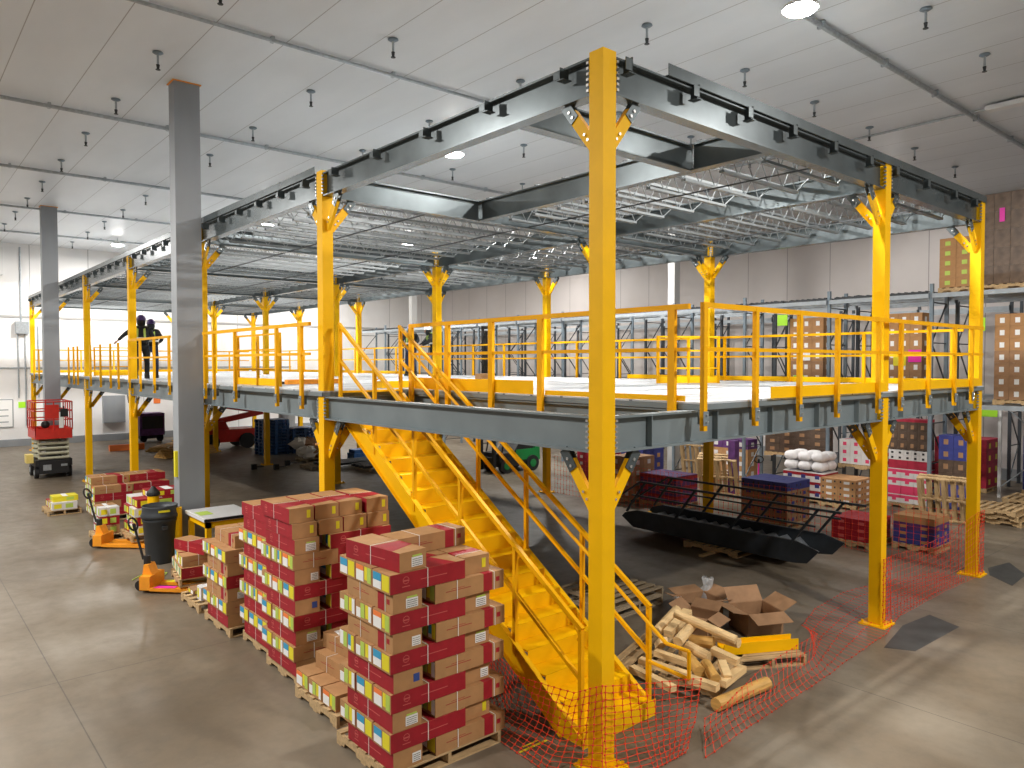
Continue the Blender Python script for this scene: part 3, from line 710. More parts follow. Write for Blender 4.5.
# ---------------------------------------------------------------- pallet jacks
def jack(x,y,rot,label,hm='black',fork='orange',tape=True):
    t=thing('pallet_jack',label,'pallet jack',(x,y,0),None,rot,world=False)
    for s in (-1,1):
        b=MB().prism([(0.05,.05),(1.12,.02),(1.15,.05),(1.1,.085),(.05,.10)],s*.19-.08,s*.19+.08,'y'); o=b.obj('fork',fork,t)
        if tape: MB().box(.12,.5,s*.19-.06,s*.19+.06,.101,.106).obj('tape','magenta' if s<0 else 'lyellow',o)
        MB().tube((1.0,s*.19-.05,.04),(1.0,s*.19+.05,.04),.04,12).obj('load_wheel','cream',t)
    MB().box(-.14,.05,-.26,.26,.06,.30).prism([(-.16,.30),(.02,.30),(-.05,.48),(-.13,.48)],-.12,.12,'y').obj('head_block',fork if fork=='red' else 'orange',t)
    MB().tube((-.13,0,.25),(-.13,0,.62),.06,12).tube((-.2,0,.28),(-.05,0,.28),.05,8).obj('pump','black',t,smooth=False)
    for s in (-1,1): MB().tube((-.20,s*.05,.10),(-.20,s*.12,.10),.10,18).obj('steer_wheel','black',t)
    MB().tube((-.2,0,.55),(-.34,0,1.08),.022,8).obj('handle_shaft',hm,t)
    m=MB(); ring=[(-.34-.15*(1-math.cos(a))*.5*1.2*.5,.13*math.sin(a),1.08+.11*(1-math.cos(a))) for a in [2*PI*i/14 for i in range(15)]]
    m.path(ring,.017,6).tube((-.345,0,1.08),(-.37,0,1.2),.03,8); m.obj('grip_loop','black' if hm!='black' else 'black',t)
    return t
jack(-1.78,9.35,-.75,'black-handled orange pallet jack nearest the camera with pink tape on a fork')
pallet(-.98,9.1,'wooden pallet lifted on the nearest pallet jack under red cartons',1.0,.9,z=.125,rot=-.12)
for i,(x,y,k,r,st) in enumerate([(-1.03,8.82,0,-.12,'red'),(-.98,9.17,0,-.12,'tan'),(-.93,9.52,0,-.12,'red'),(-1.0,8.9,1,-.08,'tan'),(-.95,9.27,1,-.12,'red'),(-1.1,9.1,2,-PI/2+.3,'red')]):
    carton(x,y,.27+k*LP_,r,st,f"{'red-sided' if st=='red' else 'tan'} carton on the pallet jack load by the trash can, {['front of the bottom layer','middle of the bottom layer','back of the bottom layer','front of the second layer','back of the second layer','skewed on top'][i]}",'cartons on the pallet jack load')
# trash can
t=thing('trash_can','large dark grey round trash can with a lid standing by the workbench','trash can',(-1.15,11.3,0))
MB().lathe([(0,0),(.26,0),(.27,.03),(.325,.86),(.34,.87),(.34,.93),(.33,.935),(.32,.87),(.25,.05),(0,.05)],28,0,(-1.15,11.3,0)).obj('body','grey_plastic',t,smooth=True)
MB().lathe([(.345,.94),(.36,.94),(.365,1.0),(.345,1.04),(.335,1.15),(.345,1.18),(.33,1.19),(.31,1.06),(.30,.96)],28,0,(-1.15,11.3,0)).obj('rim_collar','grey_plastic',t,smooth=True)
for s in (-1,1): MB().box(-1.15-.05,-1.15+.05,11.3+s*.345-.02,11.3+s*.345+.02,.72,.8).obj('handle','grey_plastic',t)
MB().box(-1.27,-1.05,10.945,10.955,1.08,1.12).obj('yellow_sticker','lyellow',t)
# bollards
t=thing('bollard','yellow bollard with black pointed cap behind the trash can','bollard',(-1.0,12.35,0))
MB().tube((-1.0,12.35,0),(-1.0,12.35,1.22),.12,18).obj('post','yellow',t)
MB().lathe([(.13,1.22),(.14,1.25),(.13,1.3),(.03,1.42),(0,1.43)],18,0,(-1.0,12.35,0)).obj('cap','black',t,smooth=False)
t=thing('bollard','yellow guard post in front of the grey building column','bollard',(-.84,11.15,0))
MB().tube((-.84,11.15,0),(-.84,11.15,1.12),.08,16).obj('post','yellow',t)
MB().box(-.98,-.70,11.02,11.28,0,.02).obj('base_plate','yellow',t)
# yellow workbench with roller top
bx0,bx1,by0,by1,bz=-.62,.30,10.05,11.2,1.02
t=thing('workbench','yellow steel workbench with grey ribbed top beside the building column','workbench',(bx0,by0,0))
for x in (bx0+.05,bx1-.05):
    for y in (by0+.05,by1-.05): MB().box(x-.05,x+.05,y-.05,y+.05,0,bz-.1).obj('leg','yellow',t)
MB().box(bx0,bx1,by0,by0+.08,bz-.2,bz-.08).box(bx0,bx1,by1-.08,by1,bz-.2,bz-.08).box(bx0,bx0+.08,by0,by1,bz-.2,bz-.08).box(bx1-.08,bx1,by0,by1,bz-.2,bz-.08).box(bx0+.02,bx1-.02,by0+.03,by0+.07,.25,.37).box(bx0+.03,bx0+.07,by0+.02,by1-.02,.25,.37).obj('frame','yellow',t)
m=MB().box(bx0-.05,bx1+.05,by0-.03,by1+.03,bz-.07,bz)
for i in range(14): m.box(bx0-.03,bx1+.03,by0+.02+i*.083,by0+.06+i*.083,bz,bz+.008)
m.obj('top','housing',t)
MB().box(bx0-.055,bx1+.055,by0-.05,by0-.031,bz-.06,bz-.01).tube((bx0-.02,by0-.06,bz-.035),(bx0-.02,by0-.045,bz-.035),.035,12).tube((bx1+.02,by0-.06,bz-.035),(bx1+.02,by0-.045,bz-.035),.035,12).obj('front_rail','black',t)
MB().box(bx0,bx0+.26,by0+.35,by0+.75,bz+.009,bz+.012).obj('green_sticker','lgreen',t)
lsolo(MB().box(-.3,.3,-.2,.2,0,.12).box(-.25,.25,-.15,.15,.12,.14,1),'tool_case',['black','galv'],'dark case lying under the yellow workbench','case',(-.1,10.5,.002))
# pallet with white and red cartons, second jack
jack(-1.72,13.5,-.7,'black-handled orange pallet jack behind the trash can',tape=False)
pallet(-.72,13.4,'wooden pallet under mixed white and red cartons behind the trash can',1.2,1.0,z=.125)
n_=0
for k in range(4):
    for j in range(2):
        m=['whitebox','redc','whitebox','redc'][(k+j)%4]
        smallbox(-.75,13.14+j*.5,.27+k*.2,1.0-.12*(k%2),.46,.195,m,f"{'white' if m=='whitebox' else 'red'} carton, {ORD[k]} layer up, {['front','back'][j]} row, pallet behind the trash can",'mixed cartons behind the trash can'); n_+=1
smallbox(-.5,13.2,.27+.805,.9,.5,.16,'redc','red carton topmost on the mixed pallet behind the trash can','mixed cartons behind the trash can')
for k in range(3): 
    for j in range(2): smallbox(-1.5,14.25+j*.33,PH+.002+k*.21,.42,.3,.2,['tan','redc','whitebox'][(k+j)%3],f"small carton, {ORD[k]} layer up, {['front','back'][j]}, little heap by the second pallet jack",'little heap by the second jack')
pallet(-1.5,14.42,'small wooden pallet behind the second pallet jack',.6,.8)
# far stack of long cartons
pallet(-.42,17.0,'wooden pallet under the wide carton stack behind the second pallet jack',1.5,1.2)
for k in range(5):
    for r in range(3):
        for h in range(2):
            if k==4 and r==0: continue
            st='red' if (k+h+r)%2==0 else 'tan'
            carton(-.90+h*.93,16.62+r*.37,PH+.002+k*LP_,0,st,f"{'red' if st=='red' else 'tan'} carton, {ORD[k]} layer, {['front','middle','back'][r]} row, {['left','right'][h]} half, wide low stack",'cartons on the wide low stack')
pallet(-1.75,18.6,'small low pallet left of the wide carton stack',.8,1.0)
for k in range(3): smallbox(-1.75,18.25+k*.34,PH+.002,.6,.3,.2,['whitebox','tan','redc'][k],f"{['white','tan','red'][k]} carton on the small low pallet left of the wide stack",'cartons on the small low pallet')
smallbox(-1.7,18.5,PH+.204,.6,.5,.14,'lyellow' ,'yellow carton topmost on the small low pallet','cartons on the small low pallet')
# green strap scraps on the floor
b=MB().path([(-1.95,10.2,.012),(-1.6,10.6,.012),(-1.3,10.3,.012),(-1.55,9.9,.012)],.008,5); solo(b,'loose_strap','lgreen','pale green strap lying on the floor in front of the trash can','strap',(-1.6,10.2,0))
b=MB().box(-.2,.2,-.015,.015,0,.004).box(-.1,.12,.05,.07,0,.004); lsolo(b,'tape_scrap','lyellow','scrap of yellow tape on the floor beside the nearest carton stack','tape',(-.25,.75,.001))
# ---------------------------------------------------------------- scissor lift
def scissor_lift(x,y):
    # front (short) face towards -Y, body runs along +Y
    t=thing('scissor_lift','red scissor lift parked in the left aisle by the building column','scissor lift',(x,y,0))
    w,l=1.15,1.7
    MB().box(x-w/2+.12,x+w/2-.12,y,y+l,.18,.62).box(x-w/2,x+w/2,y+.1,y+l-.1,.42,.66).obj('chassis','black',t)
    for sx in (-1,1):
        for yy in (y+.35,y+l-.35):
            o=MB().tube((x+sx*(w/2-.12),yy,.21),(x+sx*w/2,yy,.21),.21,20).obj('wheel','black',t)
            g=MB().tube((x+sx*(w/2-.0),yy,.21),(x+sx*(w/2+.012),yy,.21),.10,14).obj('hub','galv',None,off=tuple(t.location)); g.parent=o
    MB().box(x-.35,x-.1,y-.012,y,.3,.5).box(x+.2,x+.4,y-.012,y,.42,.5).obj('front_plate','galv',t)
    m=MB(); lv=4; z0,z1=.68,1.38; dz=(z1-z0)/lv
    for k in range(lv):
        za,zb=z0+k*dz,z0+(k+1)*dz
        for sx in (-1,1):
            m.bar((x+sx*.4,y+.15,za+.04),(x+sx*.4,y+l-.15,zb-.04),.05,.11,0); m.bar((x+sx*.46,y+.15,zb-.04),(x+sx*.46,y+l-.15,za+.04),.05,.11,0)
        m.tube((x-.48,y+.15,za+.04),(x+.48,y+.15,za+.04),.05,8).tube((x-.48,y+l-.15,za+.04),(x+.48,y+l-.15,za+.04),.05,8)
    m.obj('scissor_arms','cream2',t)
    zf=1.42
    MB().box(x-w/2,x+w/2,y,y+l,zf,zf+.1).obj('platform_floor','red',t)
    k=MB()
    for a,b,c,d in ((x-w/2,x+w/2,y,y+.02),(x-w/2,x+w/2,y+l-.02,y+l),(x-w/2,x-w/2+.02,y,y+l),(x+w/2-.02,x+w/2,y,y+l)): k.box(a,b,c,d,zf+.1,zf+.36)
    k.obj('toe_panel','red',t)
    for nm,(xa,ya,xb,yb) in {'near':(x-w/2,y,x+w/2,y),'far':(x-w/2,y+l,x+w/2,y+l),'left':(x-w/2,y,x-w/2,y+l),'right':(x+w/2,y,x+w/2,y+l)}.items():
        r=MB()
        for z in (zf+.68,zf+1.0,zf+1.32): r.tube((xa,ya,z),(xb,yb,z),.022,8)
        n=3 if xa!=xb else 5
        for i in range(n):
            q=i/(n-1); r.tube((xa+(xb-xa)*q,ya+(yb-ya)*q,zf+.3),(xa+(xb-xa)*q,ya+(yb-ya)*q,zf+1.32),.022,8)
        r.obj('guard_rail','red',t)
    MB().box(x-.28,x+.16,y-.03,y-.005,zf+.72,zf+1.22).obj('data_panel','red',t)
    MB().box(x+.2,x+.44,y-.05,y+.18,zf+.78,zf+1.06).tube((x+.32,y+.05,zf+1.06),(x+.32,y+.05,zf+1.16),.02,8).obj('control_box','black',t)
    MB().sphere((x-.22,y+.3,zf+.5),.14,0,12,8).obj('tool_bag','black',t)
    MB().box(x+.16,x+.3,y-.03,y-.005,zf+.38,zf+.95).obj('document_holder','white',t)
    MB().box(x-w/2-.22,x-w/2-.01,y+.4,y+.9,.55,.85).obj('side_box','lyellow2',t)
M['racksteel']=mat('dark_rack_steel',(.06,.07,.08),.5,.3); M['cream2']=mat('cream_scissor_arm_paint',(.50,.49,.36),.5); M['lyellow2']=mat('pale_yellow_box_paint',(.8,.62,.18),.5)
scissor_lift(-.80,25.75)
# ---------------------------------------------------------------- far wall fittings
yw=YF-.001
solo(MB().box(-1.6,-.5,yw-.04,yw,.95,2.35,0).box(-1.56,-.54,yw-.045,yw-.04,.99,2.31,1).box(-1.3,-.7,yw-.047,yw-.045,1.2,1.25,0).box(-1.3,-.7,yw-.047,yw-.045,1.5,1.55,0).box(-1.3,-.7,yw-.047,yw-.045,1.8,1.85,0),'notice_board',['colgrey','white'],'white notice board with grey lines on the far wall at the left edge','notice board',(-1,yw,1.6))
solo(MB().box(-.28,.1,yw-.012,yw,1.9,2.2),'lime_notice','limesign','lime notice on the far wall beside the notice board','sign',(-.1,yw,2))
solo(MB().box(3.45,4.5,yw-.3,yw,.95,2.4).box(3.5,4.45,yw-.31,yw-.3,1.0,2.35),'electrical_cabinet','colgrey','grey electrical cabinet on the far wall behind the platform posts','cabinet',(4,yw,1.6))
solo(MB().box(-2.4,-.9,yw-1.0,yw,8.4,9.7).box(-2.3,-1.0,yw-1.05,yw-1.0,8.5,9.6),'unit_heater','housing','white unit heater high on the far wall at the left edge','heater',(-1.6,yw,9))
solo(MB().box(-.35,.2,yw-.25,yw,5.6,6.2),'junction_box','galv','grey junction box halfway up the far wall','box',(0,yw,6))
for i,(x,a,b_) in enumerate([(-.25,2.4,5.6),(.05,1.,5.6),(.6,2.4,6.0)]): solo(MB().tube((x,yw-.03,a),(x,yw-.03,b_),.03,8),'wall_conduit','galv',f'vertical grey conduit on the far wall, {ORD[i]} from the left','conduit',(x,yw,a),'conduits on the far wall')
solo(MB().tube((-.1,yw-.03,6.2),(-.1,yw-.03,9.9),.04,8),'wall_conduit','galv','tall grey conduit rising from the junction box to the ceiling','conduit',(-.1,yw,6.2),'conduits on the far wall')
solo(MB().box(-1.4,14,yw-.03,yw,3.85,3.93),'wall_rail','galv','long grey rail across the far white wall','rail',(0,yw,3.9))
for i,(x,m,d) in enumerate([(6.0,'lorange','orange'),(9.6,'galv','small grey')]): solo(MB().box(x,x+.35,yw-.015,yw,1.9,2.3),'wall_notice',m,f'{d} notice on the far wall under the platform','sign',(x,yw,2))
# purple machine near the far wall
t=thing('floor_machine','dark purple floor machine standing by the far white wall','machine',(5.3,37.,0))
MB().box(4.7,5.9,36.6,37.6,.35,1.5).obj('body','purple',t); MB().box(4.8,5.8,36.55,36.6,.7,1.35).obj('panel','black',t)
for x in (4.9,5.7): MB().tube((x,36.7,.17),(x,36.8,.17),.17,14).obj('wheel','black',t)
MB().box(4.75,5.85,36.7,37.5,.17,.35).obj('base','black',t)
lsolo(MB().box(0,1.5,-.12,.12,.0,.28),'orange_barrier','lorange','orange barrier low on the floor between the far left columns','barrier',(2.6,33.5,0))
# lumber and equipment under the platform
def lumber_pile(cx,cy,n,L,rot,m,label,lay=3,w=.14,hh=.06):
    k=0
    for j in range(lay):
        for i in range(n-j):
            r=rot+rc.uniform(-.05,.05)
            b=MB().box(-L/2,L/2,-w/2,w/2,0,hh); 
            x=cx-(i-(n-j-1)/2)*(w+.04)*math.sin(rot); y=cy+(i-(n-j-1)/2)*(w+.04)*math.cos(rot)
            o=b.obj('timber_plank',m); o.location=(x,y,.0+j*(hh+.012)+.002); o.rotation_euler=(0,0,rot+rc.uniform(-.01,.01)); tag(o,f'{label}, {ORD[j]} layer, {ORD[i]} from the near side','plank','planks in piles under the platform')
lumber_pile(5.3,33.0,7,3.2,.9,'lumber2','plank in the slanted pile beyond the grey column',3)
lumber_pile(4.9,29.6,5,2.6,.3,'lumber2','plank in the squared stack beyond the grey column',5)
pallet(7.6,22.0,'dark wooden pallet lying flat under the middle of the platform',1.2,1.0,m='woodgrey')
# red boom machine
t=thing('boom_lift','red boom lift parked far under the platform','lift',(7.2,31.2,0))
MB().box(5.9,8.4,30.6,31.9,.35,.95).prism([(5.9,.95),(7.2,.95),(7.0,1.35),(6.1,1.3)],30.7,31.8,'y').obj('chassis','red',t)
for x in (6.3,8.0):
    for y in (30.5,31.85): MB().tube((x,y,.38),(x,y+.15,.38),.38,18).obj('wheel','black',t)
MB().bar((6.4,31.2,1.25),(9.0,31.2,1.7),.25,.25).bar((9.0,31.2,1.7),(7.0,31.2,2.05),.2,.2).obj('boom','red',t)
m=MB()
for x,y in ((5.6,30.8),(6.3,30.8),(5.6,31.6),(6.3,31.6)): m.tube((x,y,1.4),(x,y,2.4),.02,6)
for z in (1.4,1.9,2.4): m.path([(5.6,30.8,z),(6.3,30.8,z),(6.3,31.6,z),(5.6,31.6,z),(5.6,30.8,z)],.02,6)
m.box(5.6,6.3,30.8,31.6,1.38,1.42).obj('basket','black',t)
# stack of blue plastic pallets
bp=None
for k in range(11):
    lab=f'blue plastic pallet, {ORD[k]} from the floor in the stack under the platform'
    if bp is None:
        b=MB().box(-.6,.6,-.5,.5,.11,.14)
        for x in (-.55,0,.55):
            for y in (-.43,0,.43): b.box(x-.06,x+.06,y-.07,y+.07,0,.11)
        for y in (-.43,0,.43): b.box(-.6,.6,y-.05,y+.05,0,.02)
        bp=lsolo(b,'plastic_pallet','bluep',lab,'pallet',(8.0,27.6,.002),'blue plastic pallets stacked')
    else: dup(bp,(8.0+rc.uniform(-.02,.02),27.6+rc.uniform(-.02,.02),.002+k*.143),label=lab)
for k in range(8): dup(bp,(9.35+rc.uniform(-.03,.03),27.5,.002+k*.143),label=f'blue plastic pallet, {ORD[k]} from the floor in the right-hand lower stack')
# heap of rags and hoses on a pallet
pallet(8.6,24.3,'wooden pallet under the heap of pale debris below the deck',1.4,1.2,m='woodgrey')
names=['crumpled pale sheet','pale sack','tangled cloth','brown sack','crumpled paper','grey bundle','pale bundle','brown wad','white wad','tan bundle']
for i in range(10):
    b=MB().sphere((0,0,0),.26+.08*rc.random(),0,9,6,(1.3,1,.75))
    for v in b.v: v*=1+rc.uniform(-.22,.22)
    x,y,z=8.6+(i%4-1.5)*.36,24.0+(i//4)*.42,.38+(.30 if i>7 else 0)
    lsolo(b,'debris_bundle',['cream','tan2','woodgrey','whitebox'][i%4],f"{names[i]} in the debris heap on a pallet, {['near','middle','far'][i//4]} side",'debris',(x,y,z),'debris heaped on the pallet')
for (xa,xb,y,z0,l) in [(8.4,9.4,21.6,0,'low dark steel frame lying on the floor under the deck'),(9.3,10.3,20.2,0,'dark steel channel bundle lying on the floor behind the stair head')]:
    t=thing('channel_bundle',l,'frame',(xa,y,0)); m=MB()
    for q in range(4): m.box(xa-1.0,xb+.4,y-.5+q*.3,y-.4+q*.3,.14,.24)
    m.obj('channels','blacksteel',t); n=MB(); [n.box(xx,xx+.1,y-.55,y+.6,0,.138) for xx in (xa-.8,xb+.1)]; n.obj('sleepers','woodgrey',t)
t=thing('yellow_ductwork','orange curved duct piece lying under the platform beyond the stairs','duct',(9.8,25.2,0))
MB().path([(9.0,26.3,.32),(9.9,26.3,.34),(10.1,26.2,.6),(10.15,26.2,1.5)],.26,14).obj('duct','orange',t)
lsolo(MB().tube((0,0,0),(0,0,1.5),.42,20).tube((0,0,1.5),(0,0,1.55),.3,16),'grey_tank','colgrey','grey tank standing far under the platform','tank',(10.9,32.6,0))
lsolo(MB().box(0,.7,-.3,.3,0,.35).box(.05,.65,-.25,.25,.35,.5),'tool_chest','bluep','blue tool chest on the floor under the deck','chest',(9.4,21.9+.9,.002))
for i,(x,y) in enumerate([(5.45,23.2),(6.1,22.6),(6.9,23.4)]): lsolo(MB().box(-.09,.09,-.07,.07,0,.2).bar((0,0,.1),(.5,.3,.04),.04),'dark_fitting','black',f'small dark fitting on the floor under the deck, {ORD[i]} from the left','fitting',(x,y,.001),'dark fittings on the floor')
# ---------------------------------------------------------------- forklift with raised mast
def forklift(x,y):
    t=thing('forklift','black and green forklift with raised mast parked behind the stairs','forklift',(x,y,0))
    MB().prism([(x-.9,.25),(x+.9,.25),(x+.95,.7),(x+.75,1.15),(x+.1,1.15),(x-.2,.75),(x-.9,.75)],y-.5,y+.5,'y').obj('body','black',t)
    MB().box(x-.1,x+.97,y-.515,y+.515,.45,.85).obj('side_panel','green',t)
    MB().prism([(x+.75,.35),(x+1.15,.4),(x+1.1,1.15),(x+.76,1.15)],y-.5,y+.5,'y').obj('counterweight','green',t)
    MB().box(x+.05,x+.55,y-.3,y+.3,1.15,1.3).prism([(x+.5,1.3),(x+.62,1.3),(x+.7,1.8),(x+.6,1.8)],y-.28,y+.28,'y').obj('seat','black',t)
    m=MB()
    for s in (-1,1): m.path([(x-.75,y+s*.46,.75),(x-.45,y+s*.46,2.15),(x+.7,y+s*.46,2.15),(x+.85,y+s*.46,1.15)],.03,6)
    for q in range(6): m.bar((x-.45+q*.23,y-.46,2.15),(x-.45+q*.23,y+.46,2.15),.03)
    m.obj('overhead_guard','black',t)
    for xx in (x-.6,x+.7):
        for s in (-1,1):
            o=MB().tube((xx,y+s*.42,.3),(xx,y+s*.6,.3),.3,20).obj('wheel','black',t)
            g=MB().tube((xx,y+s*.60,.3),(xx,y+s*.615,.3),.15,14).obj('hub','green',None,off=tuple(t.location)); g.parent=o
    m=MB()
    for s in (-1,1): m.box(x-1.12,x-1.0,y+s*.38-.05,y+s*.38+.05,.1,3.4).box(x-1.1,x-1.02,y+s*.27-.035,y+s*.27+.035,2.9,5.5)
    for z in (.5,2.,3.35): m.box(x-1.1,x-1.02,y-.38,y+.38,z,z+.1)
    for z in (4.,5.4): m.box(x-1.09,x-1.03,y-.27,y+.27,z,z+.08)
    m.obj('mast','black',t)
    m=MB().box(x-1.2,x-1.12,y-.4,y+.4,3.2,3.3).box(x-1.2,x-1.12,y-.4,y+.4,3.6,3.7)
    for s in (-1,1): m.box(x-2.2,x-1.12,y+s*.25-.05,y+s*.25+.05,3.2,3.24)
    m.box(x-1.16,x-1.12,y-.1,y+.1,3.2,5.3).obj('fork_carriage','black',t)
    MB().tube((x-.35,y,1.0),(x-.45,y,1.35),.02,6).lathe([(.15,0),(.17,.015),(.15,.03)],16,0,(x-.47,y,1.36)).obj('steering_wheel','black',t)
forklift(12.75,16.5)
# ---------------------------------------------------------------- pallet racks
RX0,RX1=16.2,17.27
UY=[-2.85+2.85*i for i in range(14)]
def rack_row(x0,x1,ys,name,group,m='rack',tops=(3.02,5.98),short=False,zt=6.25):
    up=None; bmz=None
    d=x1-x0
    for i,y in enumerate(ys):
        lab=f'grey rack upright frame in the {name}, {ORD[i]} from the right'
        if up is None:
            up=thing('rack_upright',lab,'rack frame',(x0,y,0),group,world=False)
            for xx in (0,d):
                b=MB().box(xx-.04,xx+.04,-.045,.045,0,zt); o=b.obj('post',m,up)
                MB().box(xx-.08,xx+.08,-.08,.08,0,.008).obj('foot_plate',m,up)
            b=MB(); z=.25; s=0
            while z+1.1<zt:
                b.bar((.04,0,z),(d-.04,0,z),.03,.03).bar((.04,0,z) if s%2==0 else (d-.04,0,z),(d-.04,0,z+1.1) if s%2==0 else (.04,0,z+1.1),.03,.03); z+=1.1; s+=1
            b.bar((.04,0,z),(d-.04,0,z),.03,.03); b.obj('bracing',m if m!='rack' else 'joist_dark',up)
        else: dup(up,(x0,y,0),label=lab)
    L=ys[1]-ys[0]; n=0
    for i in range(len(ys)-1):
        for z in tops:
            for side,xx in (('front',x0-.075),('back',x1+.075)):
                lab=f"rack beam, {name}, {'upper' if z>4 else 'lower'} level, {side}, {ORD[i]} bay from the right"
                if bmz is None:
                    b=MB().box(-.03,.03,-L/2+.048,L/2-.048,-.06,.06).box(-.033,.045,-L/2+.047,-L/2+.052,-.09,.09).box(-.033,.045,L/2-.052,L/2-.047,-.09,.09)
                    bmz=lsolo(b,'rack_beam','rackbeam',lab,'rack beam',(xx,(ys[i]+ys[i+1])/2,z-.06),group)
                else: dup(bmz,(xx,(ys[i]+ys[i+1])/2,z-.06),label=lab)
rack_row(RX0,RX1,UY,'front rack row','pallet racks facing the platform')
rack_row(18.1,19.15,UY,'rear rack row','pallet racks behind the front row',m='racksteel')
rack_row(22.9,23.95,UY[2:14],'rack row along the beige wall','pallet racks along the beige wall',m='racksteel')
# wire/pallet supports lying on the top level of empty bays
for i in range(1,13):
    y=(UY[i]+UY[i+1])/2
    for j,dy in enumerate((-.7,.7)):
        if i<=1: continue
        b=MB()
        for q in range(7): b.box(-.5,.5,-.58+q*.18,-.54+q*.18,.075,.09)
        for q in (-.45,0,.45): b.box(q-.03,q+.03,-.6,.6,.002,.075)
        lsolo(b,'rack_shelf_pallet','joist_dark',f"dark empty pallet on the front rack row, {ORD[i]} bay, {['near','far'][j]} half",'pallet',(16.73,y+dy,5.985),'empty pallets on the rack top')
# ---------------------------------------------------------------- case goods
def cases(desc,x0,y0,z0,nx,ny,nz,d,m,print_='white',group=None,pal=True,skip=lambda i,j,k:False,mats=None,holes=False,cat='carton',g=.006,name='carton',plabel=None,pm='wood',stripe=None):
    """rows nx deep (+X), ny across (+Y), nz high; only the outside layer is built"""
    dx,dy,dz=d
    if pal: pallet(x0+nx*(dx+g)/2,y0+ny*(dy+g)/2,plabel or f'wooden pallet under the {desc}',nx*(dx+g)+.04,ny*(dy+g)+.04,z=z0,m=pm); z0+=PH+.003
    P={}
    for k in range(nz):
        for j in range(ny):
            for i in range(nx):
                if (0<i<nx-1) and (0<j<ny-1) and k<nz-1: continue
                if i>0 and j>0 and k<nz-1: continue
                if skip(i,j,k): continue
                mm=mats(i,j,k) if mats else m
                lab=f'{desc}, {ORD[k]} layer, {ORD[ny-1-j]} column'
                if nx>1: lab+=f', {["front","second","third","fourth"][i]} row'
                if mm not in P:
                    b=MB().box(-dx/2,dx/2,-dy/2,dy/2,0,dz,0)
                    if print_:
                        b.box(-dx/2-.002,-dx/2,-dy*.16,dy*.16,dz*.25,dz*.68,1).box(-dx*.14,dx*.14,-dy/2-.002,-dy/2,dz*.25,dz*.68,1)
                    if stripe: b.box(-dx/2-.0015,-dx/2,-dy/2,dy/2,dz*.55,dz*.9,3).box(-dx/2,dx/2,-dy/2-.0015,-dy/2,dz*.55,dz*.9,3)
                    if holes:
                        for s in (-1,1): b.box(-dx/2-.003,-dx/2,s*dy*.34-.022,s*dy*.34+.022,dz*.4,dz*.7,2).box(s*dx*.34-.022,s*dx*.34+.022,-dy/2-.003,-dy/2,dz*.4,dz*.7,2)
                    b.box(-dx/2,dx/2,-.03,.03,dz,dz+.0015,1 if mm=='whitebox' else 0)
                    P[mm]=o=solo(b,'shipping_case' if ' case' in desc else name,[mm,print_ or mm,'ink',stripe or mm],lab,cat,(0,0,0),group or desc)
                else: o=dup(P[mm],label=lab)
                o.location=(x0+(i+.5)*(dx+g)+rc.uniform(-.004,.004)*0,y0+(j+.5)*(dy+g),z0+k*(dz+.003))
    return z0+nz*(dz+.003)
# upper rack levels (beams at 3.02 and 5.98)
Z1,Z2=3.025,5.985
cases('brown carton on the rack left of the netted column',16.3,5.92,Z1,1,3,7,(.5,.36,.33),'tan',pal=True,group='brown cartons on the rack',mats=lambda i,j,k:'tan2' if k<3 else 'tan')
cases('brown carton on the rack right of the netted column',16.3,3.12,Z1,1,3,7,(.5,.31,.33),'tan',pal=True,group='brown cartons on the rack',mats=lambda i,j,k:'tan2' if k<3 else 'tan')
cases('brown carton on the rack right of the corner column',16.3,-.3,Z1,1,5,7,(.5,.33,.31),'tan',pal=True,group='brown cartons on the rack',mats=lambda i,j,k:'tan2' if k<4 else 'tan')
cases('lime-labelled carton on the rack top',16.3,1.90,Z2,1,2,5,(.5,.40,.26),'tan','lgreen',group='lime-labelled cartons on the rack top')
cases('dark wrapped carton on the rack top by the corner column',16.3,.70,Z2,1,3,5,(.9,.36,.46),'wrap',None,group='dark wrapped cartons',stripe=None)
cases('dark wrapped carton on the rack top, outermost load',16.3,-.55,Z2,1,3,5,(.9,.36,.48),'wrap',None,group='dark wrapped cartons')
lsolo(MB().box(-.004,0,-.06,.06,0,.35),'pink_ticket','magenta','pink ticket on the dark wrapped load at the right edge','ticket',(16.28,1.25,7.7))
for i,(y,z,m,d) in enumerate([(7.15,5.45,'limesign','lime sign on the upper rack beam left of the brown cartons'),(6.5,4.35,'white','white sheet on the brown cartons left of the second edge column'),(6.7,3.55,'limesign','lime sheet low on the brown cartons left of the second edge column'),(3.3,4.3,'magenta','pink sheet on the brown cartons right of the second edge column'),(3.7,4.2,'lyellow','yellow sheet on the brown cartons right of the second edge column'),(1.7,5.1,'limesign','lime sign on the rack beam right of the corner column')]):
    lsolo(MB().box(-.004,0,-.17,.17,-.17,.17),'paper_sign',m,d,'sign',(16.29 if i not in(0,5) else 16.09,y,z))
